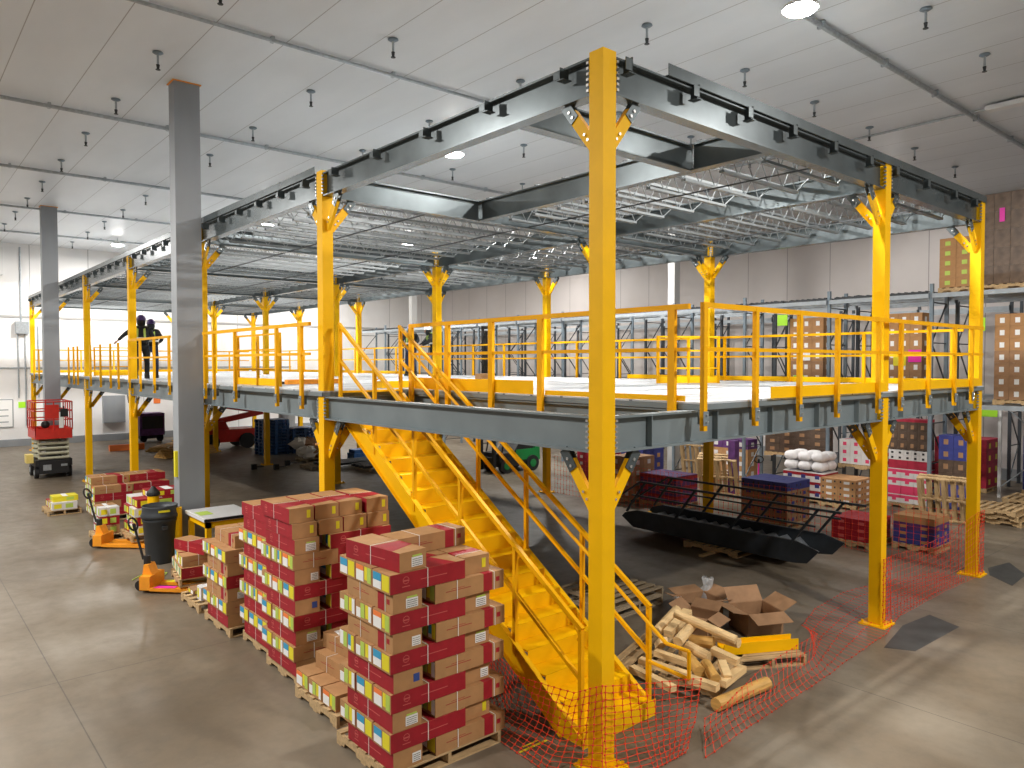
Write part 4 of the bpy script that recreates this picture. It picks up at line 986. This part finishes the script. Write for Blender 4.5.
# ground level in and before the racks
zq=cases('pink-and-white case low in the rack by the netted column',16.45,3.0,0,1,3,4,(.55,.34,.24),'whitebox','pink',group='pink and white cases',mats=lambda i,j,k:'pink' if k==1 else 'whitebox',stripe='pink')
cases('crimson case on the pink-and-white cases',16.45,3.0,zq,1,2,1,(.55,.51,.24),'pinkdark',None,group='crimson cases',pal=False)
zz=cases('small white case on the crimson cases',16.45,3.0,zq+.243,1,5,2,(.5,.2,.14),'whitebox','ink',group='small white cases',pal=False)
cases('dark case above the small white cases',16.45,3.0,zz+.01,1,4,3,(.5,.26,.26),'darkb','tan2',group='dark cases in the rack',pal=False)
cases('flat red case above the dark cases',16.45,3.0,zz+.01+.79,1,2,1,(.5,.52,.08),'pinkdark',None,pal=False,group='red topped cases')
cases('dark blue case behind the corner column',16.5,2.0,0,1,2,6,(.6,.36,.33),'blueb','tan2',group='dark blue cases by the corner',mats=lambda i,j,k:'darkb' if k in(2,3) else 'blueb')
cases('white-ended case on the pallet left of the netted column',15.0,4.3,0,2,2,4,(.5,.5,.17),'tan','whitebox',group='white-ended cases',holes=True,stripe=None)
cases('white case in the rack behind the netted column',16.5,4.15,.95,1,4,3,(.5,.33,.24),'whitebox','pink',group='white cases in the rack')
cases('dark case high behind the white sacks',16.45,5.9,1.1,1,4,4,(.5,.5,.24),'darkb','tan2',group='dark cases high behind the white sacks')
# blue lid cases pale
cases('blue and red case under the white sacks',15.2,5.3,0,2,3,3,(.42,.42,.25),'whitebox','blueb',group='patterned cases under the sacks',stripe='redc')
for k in range(2):
    for j in range(3):
        for i in range(2):
            b=MB().box(-.24,.24,-.2,.2,-.06,.06); 
            for v in b.v: v.z*=1.0
            b2=MB().sphere((0,0,.14),.28,0,16,10,(.9,.78,.5))
            for v in b2.v:
                for q,h in ((0,.23),(1,.2)): v[q]=math.copysign(h*abs(v[q]/h)**.6,v[q])
            lsolo(b2,'white_sack','bag',f"white sack, {['lower','upper'][k]} layer, {['right','middle','left'][j]}, {['front','back'][i]} row beside the magenta pallet jack",'sack',(15.42+i*.46,5.53+j*.43,.93+k*.27),'white sacks on the patterned cases',smooth=True)
jack(15.0,7.3,.6,'pallet jack with magenta handle beside the white sacks',hm='magenta',fork='red',tape=False)
cases('purple-topped carton behind the magenta pallet jack',17.0,8.9,0,1,3,4,(.6,.5,.33),'tan','whitebox',group='purple topped cartons',mats=lambda i,j,k:'purple' if k==3 else 'tan')
lsolo(MB().box(-.12,.12,-.12,.12,0,1.7),'purple_roll','purple','upright purple roll standing beside the magenta pallet jack','roll',(14.6,7.9,.001))
# blue topped stack behind the black stair
cases('carton in the blue-topped stack behind the black stair',11.35,4.3,0,2,3,5,(.55,.42,.2),'tan2','blueb',group='blue topped stack',holes=True,mats=lambda i,j,k:'blueb' if k==4 else 'tan2')
cases('purple red-banded carton behind the black stair',11.3,7.6,0,2,3,3,(.5,.42,.26),'purple','pinkdark',group='purple lattice cartons',stripe='redc')
cases('brown carton left of the purple red-banded cartons',11.1,9.0,0,2,2,4,(.5,.42,.3),'tan2','whitebox',group='brown dark stack')
cases('navy carton in the tall stack under the deck edge',12.5,9.75,0,2,2,5,(.5,.45,.3),'blueb','tan',group='navy stack')
cases('red carton low behind the black stair',10.95,2.1,0,2,2,3,(.5,.44,.16),'redc','redpr',group='low red cartons')
cases('carton in the low stack behind the netting',11.6,1.05,0,2,2,4,(.42,.42,.15),'blueb','tan',group='blue and tan low stack',mats=lambda i,j,k:'tan' if k==3 else ('purple' if k==2 else 'blueb'))
cases('red and tan carton far behind the rear column',18.2,10.1,0,1,3,4,(.5,.45,.38),'tan','whitebox',group='red wrapped far cartons',mats=lambda i,j,k:'redc' if j==0 else 'tan')
cases('grey-blue case under the deck near the racks',15.2,12.2,0,1,2,4,(.6,.5,.4),'bluep','lgreen',group='grey blue cases')
cases('crimson carton beyond the tall navy stack',12.7,11.6,0,2,3,5,(.45,.4,.22),'pinkdark','whitebox',group='speckled cartons')
cases('crimson carton far beyond the corner column',20.9,2.9,0,2,3,4,(.6,.5,.38),'pinkdark','lyellow',group='far crimson cartons')
cases('navy carton by the lime-signed rack post',21.6,1.1,0,1,2,4,(.6,.5,.42),'blueb',None,group='far navy cartons')
# end rack with the lime sign
t=thing('rack_upright','white rack post with lime sign at the right beyond the corner column','rack frame',(20.4,2.4,0))
MB().box(20.36,20.44,2.36,2.44,0,2.95).box(20.36,20.44,1.0,1.08,0,2.95).obj('post','housing',t)
MB().bar((20.4,2.4,.3),(20.4,1.04,1.6),.03).bar((20.4,1.04,1.6),(20.4,2.4,2.9),.03).obj('bracing','rackbeam',t)
MB().box(20.34,20.35,2.46,3.2,2.45,2.85).obj('lime_sign','limesign',t)
# leaning and lying pallets at the right
def lean(x,y,rotz,tilt,label,l=1.2,w=1.2,dz=.0):
    T=Matrix.Translation((x,y,dz))@Matrix.Rotation(rotz,4,'Z')@Matrix.Rotation(tilt,4,'Y')@Matrix.Rotation(.0,4,'Z')@Matrix.Translation((-l/2,0,0))
    return pallet(0,0,label,l,w,mtx=T)
lean(15.6,2.2,.12,math.radians(75),'wooden pallet leaning on the rack beside the corner column, front one')
lean(15.25,2.1,.12,math.radians(72),'wooden pallet leaning against another by the corner column')
lean(16.7,10.7,.2,math.radians(78),'wooden pallet leaning on the rack left of the middle column')
lean(14.3,8.2,.3,math.radians(70),'wooden pallet leaning behind the purple roll, front one')
lean(14.75,8.5,.3,math.radians(72),'wooden pallet leaning behind the purple roll, second one')
lean(15.2,8.8,.3,math.radians(74),'wooden pallet leaning behind the purple roll, third one')
for k in range(3): pallet(16.6-.1*k,1.25+.04*k,f'wooden pallet, {ORD[k]} up in the front flat pile right of the corner column',1.25,1.25,z=.142*k,group='flat piles of pallets')
for k in range(3): pallet(18.3+.05*k,.95,f'wooden pallet, {ORD[k]} up in the second flat pile right of the corner column',1.25,1.25,z=.142*k,group='flat piles of pallets')
for k in range(3): pallet(20.0,.5,f'wooden pallet, {ORD[k]} up in the third flat pile right of the corner column',1.25,1.25,z=.142*k,group='flat piles of pallets')
# ---------------------------------------------------------------- black stair lying on the floor
def black_stair():
    L=4.75; w=1.05; yr=2.15; x0=8.25
    t=thing('stair_unit','black steel stair unit with railings lying on its back on the floor','staircase',(x0,yr,0))
    z0,z1=.16,.58
    # runs along +Y from yr ; local u along Y
    for xx in (x0,x0+w):
        m=MB().prism([(yr,z0+.02),(yr+.28,z0-.02+.0),(yr+L-.35,z0),(yr+L,z0+.22),(yr+L-.1,z1-.1),(yr+L-.45,z1),(yr+.2,z1),(yr-.25,z1-.12)],xx-.015,xx+.015,'x')
        m.prism([(yr+.25,z1-.012),(yr+L-.45,z1-.012),(yr+L-.45,z1),(yr+.25,z1)],min(xx,xx+(.06 if xx==x0 else -.06)),max(xx,xx+(.06 if xx==x0 else -.06)),'x')
        m.prism([(yr+.3,z0),(yr+L-.4,z0),(yr+L-.4,z0+.012),(yr+.3,z0+.012)],min(xx,xx+(.06 if xx==x0 else -.06)),max(xx,xx+(.06 if xx==x0 else -.06)),'x')
        m.obj('stringer','blacksteel',t)
    n=13; st=(L-.9)/n
    for k in range(n):
        y=yr+.45+k*st
        m=MB().prism([(y,z0+.03),(y+.26*st/.3,z0+.25),(y+.25*st/.3,z0+.265),(y-.012,z0+.045)],x0+.016,x0+w-.016,'x').prism([(y+.26*st/.3,z0+.25),(y+st,z0+.03),(y+st-.01,z0+.02),(y+.24*st/.3,z0+.24)],x0+.016,x0+w-.016,'x')
        m.obj('tread','stairtread',t)
    for nm,xx in (('near',x0+.0),('far',x0+w)):
        m=MB(); H=.92; lean_=-.62
        ys=[yr+.35+k*1.42 for k in range(4)]
        for y in ys: m.bar((xx,y,z1-.06),(xx,y+lean_*H,z1-.06+H*.82),.045)
        g=lambda y,f:(xx,y+lean_*H*f,z1-.06+H*.82*f)
        m.bar(g(ys[0]-.45,1),g(ys[-1]+.15,1),.045).bar(g(ys[0]-.2,.55),g(ys[-1]+.15,.55),.035)
        m.bar(g(ys[-1]+.15,1),g(ys[-1]+.75,0),.04)
        m.obj('side_rail','blacksteel',t)
    return t
black_stair()
pallet(8.78,4.3,'wooden pallet under the black stair lying on the floor',1.35,1.35,m='wood')
lsolo(MB().box(-.35,.35,-.05,.05,0,.04),'timber_offcut','lumber','pale timber strip on the floor in front of the black stair','timber',(8.0,4.2,.001))
lsolo(MB().box(-.5,.5,-.08,.08,0,.06),'yellow_plank','yellow','yellow plank lying at the left end of the black stair','plank',(10.1,7.75,.001))
# ---------------------------------------------------------------- debris pallet
pallet(2.62,1.0,'broken wooden pallet under the timber heap at the stair foot',1.35,1.45,rot=.32)
tm=[ # ends, radius, squared, material
 ((2.54,1.31,0.42),(3.18,1.45,0.55),0.07,0,'lumber','pale round log highest on the stair side of the timber heap'),
 ((2.53,1.11,0.45),(3.15,1.24,0.58),0.065,1,'lumber','pale squared beam second on the stair side of the timber heap'),
 ((2.33,0.8,0.48),(2.83,0.9,0.6),0.07,0,'lumber','pale round log third on the stair side of the timber heap'),
 ((2.64,1.08,0.72),(2.87,0.28,0.52),0.06,0,'lumber','long pale pole lying across the top of the timber heap'),
 ((2.68,0.86,0.4),(2.79,0.56,0.42),0.08,0,'lumber2','golden round log under the long pole in the timber heap'),
 ((2.94,0.66,0.45),(2.97,0.3,0.45),0.065,0,'lumber','pale log at the cartons side of the timber heap'),
 ((2.57,0.44,0.42),(2.62,0.09,0.36),0.055,1,'lumber','pale squared beam pointing at the small pallet'),
 ((2.53,0.79,0.38),(2.5,0.42,0.34),0.07,0,'lumber','pale round log in the middle of the timber heap'),
 ((2.49,0.82,0.3),(2.16,0.33,0.28),0.075,0,'lumber2','golden round log end-on in the middle of the timber heap'),
 ((2.12,1.0,0.34),(2.32,0.42,0.26),0.05,1,'lumber','pale plank across the middle of the timber heap'),
 ((1.92,1.09,0.26),(2.05,0.4,0.24),0.05,1,'lumber','pale plank low in the middle of the timber heap'),
 ((1.76,1.09,0.2),(1.67,0.36,0.2),0.05,1,'lumber','pale beam lowest on the stair side of the timber heap'),
 ((1.97,0.35,0.24),(2.02,-0.02,0.24),0.055,1,'lumber','pale beam end at the front of the timber heap'),
 ((2.38,0.4,0.3),(2.11,0.07,0.28),0.07,0,'lumber2','brown round log at the front of the timber heap'),
 ((2.46,0.22,0.36),(2.27,0.01,0.28),0.05,1,'lumber','short upright-leaning block at the front of the timber heap'),
 ((2.15,0.01,0.24),(2.75,0.11,0.24),0.055,1,'lumber','pale beam at the pallet corner of the timber heap'),
 ((2.4,1.17,0.3),(2.21,0.93,0.5),0.05,1,'lumber','short block propped against the stair side of the timber heap'),
 ((1.91,-0.07,0.085),(2.91,-0.14,0.085),0.08,0,'lumber2','orange-brown log lying on the floor in front of the timber heap'),
]
def timber(a,b_,r,sq,m,label):
    a,b_=Vector(a),Vector(b_); c=(a+b_)/2; b=MB()
    if sq: b.bar(a-c,b_-c,2*r,1.5*r)
    else: b.tube(a-c,b_-c,r,12)
    return lsolo(b,'timber_offcut',m,label,'timber',tuple(c),'timber heap at the stair foot')
for q in tm: timber(*q)
pallet(3.72,.42,'wooden pallet carrying a yellow beam beyond the timber heap',1.0,.6,rot=-.5)
T=Matrix.Rotation(-.5,4,'Z')
lsolo(MB().box(-.56,.56,-.10,-.085,0,.15,0,T).box(-.56,.56,.085,.10,0,.15,0,T).box(-.56,.56,-.085,.085,.066,.082,0,T),'yellow_steel_beam','yellow','short yellow steel beam lying on the small pallet','beam',(3.66,.44,PH+.004))
# open cartons
def open_box(x,y,z,rot,w,l,h,label,m='tan2',fl=(.5,.9,.3,1.1)):
    t=thing('open_carton',label,'carton',(x,y,z),'open cartons by the timber heap',rot,world=False)
    b=MB(); k=.008
    b.box(-w/2,w/2,-l/2,l/2,0,k).box(-w/2,w/2,-l/2,-l/2+k,k,h).box(-w/2,w/2,l/2-k,l/2,k,h).box(-w/2,-w/2+k,-l/2+k,l/2-k,k,h).box(w/2-k,w/2,-l/2+k,l/2-k,k,h)
    b.obj('box',m,t)
    f=.48*min(w,l)
    for i,(ax,s) in enumerate((('x',-1),('x',1),('y',-1),('y',1))):
        a=fl[i]; c,sn=math.cos(a),math.sin(a)
        if ax=='x': b=MB().add([(s*w/2,-l/2,h),(s*w/2,l/2,h),(s*(w/2+f*c),l/2,h+f*sn),(s*(w/2+f*c),-l/2,h+f*sn),(s*w/2,-l/2,h+k),(s*w/2,l/2,h+k),(s*(w/2+f*c),l/2,h+f*sn+k),(s*(w/2+f*c),-l/2,h+f*sn+k)],[(0,1,2,3),(7,6,5,4),(0,4,5,1),(2,6,7,3),(1,5,6,2),(3,7,4,0)])
        else: b=MB().add([(-w/2,s*l/2,h),(w/2,s*l/2,h),(w/2,s*(l/2+f*c),h+f*sn),(-w/2,s*(l/2+f*c),h+f*sn),(-w/2,s*l/2,h+k),(w/2,s*l/2,h+k),(w/2,s*(l/2+f*c),h+f*sn+k),(-w/2,s*(l/2+f*c),h+f*sn+k)],[(0,1,2,3),(7,6,5,4),(0,4,5,1),(2,6,7,3),(1,5,6,2),(3,7,4,0)])
        b.obj('flap',m,t)
    return t
open_box(4.72,1.12,.001,-.45,.6,.55,.33,'large open brown carton right of the timber heap',fl=(.2,.5,-.3,.9))
open_box(4.5,2.0,.001,-.3,.55,.5,.32,'open brown carton behind the large open one',fl=(.3,.4,.3,.2))
open_box(3.78,1.5,.001,.2,.42,.45,.36,'open brown carton between the timber heap and the large carton',fl=(-.3,.5,-.4,.6))
# bags
def bag(x,y,z,r,h,label,m,seed):
    q=random.Random(seed); b=MB().lathe([(0,0),(r,.01),(r*1.1,h*.25),(r*.8,h*.55),(r*.35,h*.8),(r*.5,h),(r*.42,h*1.02)],12,0)
    for v in b.v: v.x*=1+q.uniform(-.25,.25); v.y*=1+q.uniform(-.25,.25); v.z*=1+q.uniform(-.08,.08)
    o=lsolo(b,'plastic_bag',m,label,'bag',(x,y,z),None,smooth=False)
bag(4.95,2.15,.001,.2,.5,'clear plastic bag standing up behind the open cartons','glass',3)
bag(3.95,2.0,.001,.13,.42,'small white plastic bag standing behind the timber heap','bag',5)
pallet(3.95,3.4,'greyish wooden pallet on the floor behind the stair foot',1.3,1.2,m='woodgrey',rot=.05)
pallet(3.98,3.42,'wooden pallet stacked on the greyish one behind the stair foot',1.3,1.2,m='woodgrey',rot=.02,z=.142)
# ---------------------------------------------------------------- orange safety net
def net(label,pts,loc,vstep=.065,ustep=.10,wr=.0034,knots=True):
    """pts: list of columns, each a list of 3-D points from bottom to top"""
    cols=[[Vector(p) for p in c] for c in pts]
    def samp(c,t):
        k=len(c)-1; f_=min(k-1e-6,max(0,t*k)); i=int(f_); return c[i].lerp(c[i+1],f_-i)
    nv=max(4,int(sum((a-b).length for a,b in zip(cols[0],cols[0][1:]))/vstep))
    us=[0]
    rows=[]
    seg=[]
    for i in range(len(cols)-1):
        d=(samp(cols[i],.5)-samp(cols[i+1],.5)).length; n=max(1,round(d/ustep)); seg+= [(i,q/n) for q in range(n)]
    seg.append((len(cols)-2,1.))
    grid=[]
    q=random.Random(int(loc[0]*10)+3)
    for s,(i,f_) in enumerate(seg):
        row=[]
        for j in range(nv+1):
            p=samp(cols[i],j/nv).lerp(samp(cols[i+1],j/nv),f_)
            p=p+Vector((q.uniform(-.008,.008),q.uniform(-.008,.008),abs(q.uniform(-.004,.006)))); row.append(p)
        grid.append(row)
    b=MB()
    for s in range(len(grid)):
        for j in range(nv+1):
            if j<nv: b.bar(grid[s][j],grid[s][j+1],wr*2.2,wr)
            if s<len(grid)-1: b.bar(grid[s][j],grid[s+1][j],wr*1.4,wr*1.2)
            if knots: b.cbox(grid[s][j],(.015,.015,.015))
    return solo(b,'safety_netting','net',label,'netting',loc)
def up(x,y,h,lean=(0,0)): return [(x+lean[0]*q,y+lean[1]*q,.01+h*q) for q in (0,.5,1)]
net('orange safety netting strung from the carton stacks to the nearest column',[ [( .2,2.35,.05),( .15,2.2,.5),(.0,2.1,.85)], [(-.45,1.3,.01),(-.25,1.15,.25),(-.17,1.1,.62)], [(-.5,.3,.01),(-.32,.25,.3),(-.19,.2,.75)], [(-.24,-.24,.02),(-.16,-.16,.45),(-.14,-.14,.92)] ],(0,1,.3))
net('orange safety netting between the nearest column and the stair foot',[ [(-.22,-.26,.02),(-.13,-.18,.45),(-.12,-.16,.92)],[(.35,-.40,.02),(.3,-.28,.4),(.3,-.22,.84)],[(.85,-.42,.02),(1.1,-.36,.3),(1.34,-.26,.62)] ],(.5,0,.3))
net('orange safety netting lying collapsed on the floor along the right edge',[ [(.95,-.60,.012),(1.15,-.45,.05),(1.35,-.3,.03),(1.5,-.2,.1)], [(1.6,-.55,.012),(1.7,-.4,.05),(1.8,-.28,.08),(1.95,-.2,.14)], [(2.5,-.5,.012),(2.6,-.35,.03),(2.9,-.2,.04),(3.0,-.05,.25)], [(3.8,-.45,.012),(3.9,-.3,.04),(4.1,-.1,.1),(4.45,.0,.3)], [(5.0,-.35,.012),(5.0,-.05,.05),(5.05,.3,.05),(5.1,.55,.12)], [(6.0,-.3,.012),(6.0,.2,.04),(6.1,.5,.03),(6.15,.9,.05)], [(7.2,-.05,.012),(7.2,.3,.04),(7.3,.6,.03),(7.35,1.0,.06)], [(8.6,0.,.012),(8.6,.2,.04),(8.6,.5,.03),(8.6,.8,.06)],[(10.0,-.05,.012),(10.0,.1,.04),(10.,.25,.03),(10.,.4,.06)] ],(3,0,.1),vstep=.12,ustep=.13,wr=.0024)
net('orange safety netting strung upright between the two right columns',[ [(6.52,-.16,.05),(6.5,-.15,.55),(6.5,-.14,1.08)], [(7.6,-.12,.03),(7.6,-.12,.5),(7.6,-.10,1.0)], [(9.0,-.1,.03),(9.0,-.1,.5),(9.0,-.08,1.02)], [(10.40,-.16,.02),(10.40,-.15,.65),(10.40,-.14,1.25)] ],(8,0,.3),ustep=.13,vstep=.09,wr=.0026,knots=False)
net('orange safety netting wrapped around the second edge column',[ [(6.24,-.15,.03),(6.24,-.15,.55),(6.24,-.15,1.07)],[(6.505,-.15,.03),(6.505,-.15,.55),(6.505,-.15,1.07)] ],(6.37,-.15,.5))
net('orange safety netting wrapped around the right corner column',[ [(10.44,-.15,.03),(10.44,-.15,.6),(10.44,-.15,1.25)],[(10.71,-.15,.03),(10.71,-.15,.6),(10.71,-.15,1.25)] ],(10.57,-.15,.5))
net('orange safety netting hung behind the black stair',[ up(10.75,y,1.15-.05*(i%2)) for i,y in enumerate((.3,2.0,4.0,6.0,8.0,10.0,11.9)) ],(10.75,6,.5),vstep=.14,ustep=.14)
# ---------------------------------------------------------------- people
def skin(name,V,E,m,parent,root=0,sub=1):
    me=D.meshes.new(name); me.from_pydata([v[0] for v in V],E,[]); me.materials.append(M[m])
    o=D.objects.new(name,me); COL.objects.link(o); o.parent=parent
    sk=o.modifiers.new('skin','SKIN'); sk.use_smooth_shade=True
    for i,v in enumerate(V):
        r=v[1]; s=me.skin_vertices[0].data[i]; s.radius=(r,r) if not isinstance(r,tuple) else r; s.use_root=(i==root)
    if sub: o.modifiers.new('sub','SUBSURF').levels=sub; o.modifiers['sub'].render_levels=sub
    return o
def person(loc,rot,label,J,vest='vest',hat='helmet',pants='jeans',sc=1.0,lean=0):
    t=thing('person',label,'person',loc,None,rot,world=False); t.scale=(sc,)*3
    j={'pelvis':(0,0,.95),'belly':(0,.01,1.08),'chest':(0,.01,1.30),'neck':(0,.0,1.48),'head':(0,.02,1.60),'crown':(0,.01,1.72),'nose':(0,.125,1.60),
       'lhip':(-.10,0,.90),'rhip':(.10,0,.90),'lknee':(-.13,.03,.50),'rknee':(.13,.03,.50),'lank':(-.14,-.02,.10),'rank':(.14,-.02,.10),
       'lsh':(-.19,0,1.42),'rsh':(.19,0,1.42),'lel':(-.26,.0,1.14),'rel':(.26,0,1.14),'lwr':(-.28,.10,.90),'rwr':(.28,.10,.90)}
    j.update(J); j={k:Vector(v) for k,v in j.items()}
    V=[];E=[];ix={}
    def add(n,p,r,par=None):
        ix[n]=len(V); V.append((tuple(p),r)); 
        if par is not None: E.append((ix[par],ix[n]))
    add('pelvis',j['pelvis'],(.14,.10)); add('belly',j['belly'],(.13,.10),'pelvis'); add('chest',j['chest'],(.15,.11),'belly'); add('neck',j['neck'],.055,'chest')
    add('head',j['head'],(.078,.092),'neck'); add('crown',j['crown'],(.06,.07),'head'); add('nose',j['nose'],.018,'head')
    for s,q in (('l',-1),('r',1)):
        add(s+'hip',j[s+'hip'],.085,'pelvis'); add(s+'knee',j[s+'knee'],.06,s+'hip'); add(s+'ank',j[s+'ank'],.042,s+'knee'); a=j[s+'ank']; add(s+'toe',a+Vector((0,.16,-.06)),.035,s+'ank')
        add(s+'sh',j[s+'sh'],.06,'chest'); add(s+'el',j[s+'el'],.043,s+'sh'); add(s+'wr',j[s+'wr'],.028,s+'el')
        d=(j[s+'wr']-j[s+'el']).normalized(); side=d.cross(Vector((0,0,1))); side=side.normalized() if side.length>.2 else Vector((0,1,0))
        palm=j[s+'wr']+d*.06; add(s+'palm',palm,(.035,.018),s+'wr')
        for f_,(o_,L_) in enumerate(((-.03,.07),(-.01,.085),(.012,.08),(.032,.06))):
            add(f'{s}f{f_}',palm+side*o_+d*.03,.0095,s+'palm'); add(f'{s}g{f_}',palm+side*o_*1.1+d*(.03+L_*.5),.009,f'{s}f{f_}'); add(f'{s}h{f_}',palm+side*o_*1.15+d*(.02+L_)+Vector((0,0,-.015)),.008,f'{s}g{f_}')
        add(s+'th',palm-side*.05+d*-.01,.011,s+'palm'); add(s+'th2',palm-side*.065+d*.03,.009,s+'th')
        add(s+'ear',j['head']+Vector((q*.085,0,.0)),.014,'head')
    skin('body',V,E,'skin',t)
    def chain(name,m,items,root=0,ed=None,sub=1):
        return skin(name,[(tuple(p),r) for p,r in items],ed or [(i,i+1) for i in range(len(items)-1)],m,t,root,sub)
    g=j
    chain('jacket','jacket',[(g['pelvis']-Vector((0,0,.05)),(.175,.135)),(g['belly'],(.165,.13)),(g['chest'],(.185,.14)),(g['neck']-Vector((0,0,.03)),(.08,.08)),
        (g['lsh'],.085),(g['lel'],.062),(g['lwr'],.046),(g['rsh'],.085),(g['rel'],.062),(g['rwr'],.046)],0,[(0,1),(1,2),(2,3),(2,4),(4,5),(5,6),(2,7),(7,8),(8,9)])
    chain('trousers',pants,[(g['pelvis'],(.165,.125)),(g['lhip'],.11),(g['lknee'],.08),(g['lank']+Vector((0,0,.03)),.065),(g['rhip'],.11),(g['rknee'],.08),(g['rank']+Vector((0,0,.03)),.065)],0,[(0,1),(1,2),(2,3),(0,4),(4,5),(5,6)])
    sh=g['chest']-Vector((0,.01,1.30))
    def ring(prof,name,m):
        b=MB().lathe(prof,20,0)
        for p in b.v:
            q=max(0,(p.z-1.0)/.35); p.y=p.y*.80+sh.y*q; p.x+=sh.x*q; p.z+=sh.z*q
        return b.obj(name,m,t,smooth=True)
    if vest:
        ring([(.195,1.0),(.20,1.1),(.205,1.25),(.215,1.34),(.20,1.40),(.17,1.45),(.11,1.485)],'vest','jacket')
        for q in (-.10,.10):
            stp=MB()
            for yy in (-1,1): stp.bar((q,yy*.176,1.16),(q*.9,yy*.178,1.36),.055,.012,0,(0,1,0)).bar((q*.9,yy*.178,1.36),(q*.75,0,1.50),.055,.03,0,(0,1,0))
            for p in stp.v: k_=max(0,(p.z-1.0)/.35); p.y+=sh.y*k_; p.x+=sh.x*k_; p.z+=sh.z*k_
            stp.obj('lime_strap',vest,t)
        ring([(.207,1.10),(.212,1.11),(.212,1.15),(.207,1.16)],'reflective_band','white')
    MB().sphere(tuple(g['head']+Vector((0,-.03,-.01))),.112,0,14,10,(1,.95,1.25)).obj('hood' if hat!='white' else 'hair','jacket',t,smooth=True)
    for s in 'lr':
        a=g[s+'ank']; b=MB().prism([(a.y-.08,0),(a.y+.22,0),(a.y+.22,.06),(a.y+.10,.10),(a.y+.05,.17),(a.y-.07,.17)],a.x-.052,a.x+.052,'x'); b.obj('boot','black',t)
    h=g['head']; b=MB().lathe([(.14,0.0),(.125,.01),(.118,.07),(.085,.13),(.03,.155),(0,.157)],18,0,(h.x,h.y+.0,h.z+.045)); b.prism([(h.x-.08,h.y+.10),(h.x+.08,h.y+.10),(h.x+.06,h.y+.18),(h.x-.06,h.y+.18)],h.z+.045,h.z+.055,'z'); b.obj('hard_hat',hat,t,smooth=True)
    return t
person((.36,18.6,3.672),-.3,'person in black jacket, lime-strapped vest and dark hard hat reaching out at the left rail',
  {'lel':(-.42,.05,1.25),'lwr':(-.60,.16,1.08),'lsh':(-.21,0,1.40),'rel':(.30,.02,1.16),'rwr':(.24,.24,1.16),'lank':(-.15,-.02,.10),'lknee':(-.13,.02,.5)},pants='jacket',sc=1.04)
person((.82,19.35,3.672),-.3,'person in lime vest and navy trousers half hidden behind the worker at the left rail',{'rel':(.30,.08,1.18),'rwr':(.22,.30,1.10)},hat='helmet',pants='jeans',sc=1.0)
person((8.6,16.9,3.672),2.3,'person with blue hard hat behind the stair rail on the deck, left of the pair',{'rel':(.30,.15,1.2),'rwr':(.15,.35,1.15),'lel':(-.3,.1,1.2),'lwr':(-.18,.33,1.12)},hat='whelmet',sc=1.0)
person((9.0,16.0,3.672),1.2,'person in black with white sleeves leaning beside the tall middle column',{'chest':(0,.12,1.28),'neck':(0,.2,1.42),'head':(0,.27,1.53),'crown':(0,.28,1.65),'nose':(0,.385,1.51),'lsh':(-.19,.14,1.36),'rsh':(.19,.14,1.36),'lel':(-.28,.3,1.15),'rel':(.28,.3,1.15),'lwr':(-.2,.5,1.05),'rwr':(.2,.5,1.05)},hat='white',vest='vest',pants='jacket')
# ---------------------------------------------------------------- world and output
w=D.worlds.new('world'); SC.world=w; w.use_nodes=True; bg=w.node_tree.nodes['Background']; bg.inputs[0].default_value=(1.0,.97,.93,1); bg.inputs[1].default_value=.15
for o in WORLD:
    if '_w' in o: del o['_w']
for o in COL.objects:
    if o.parent is None and o.get('label') and o.name.split('.')[0] in ('steel_column','building_column','roof_beam','deck_beam','rack_beam','plastic_bag','debris_bundle','timber_plank','yellow_plank','yellow_steel_beam'): o['kind']='thing'
vs=SC.view_settings; vs.view_transform='Standard'; vs.look='None'; vs.gamma=1; vs.exposure=.25
try: vs.use_curve_mapping=False
except Exception: pass
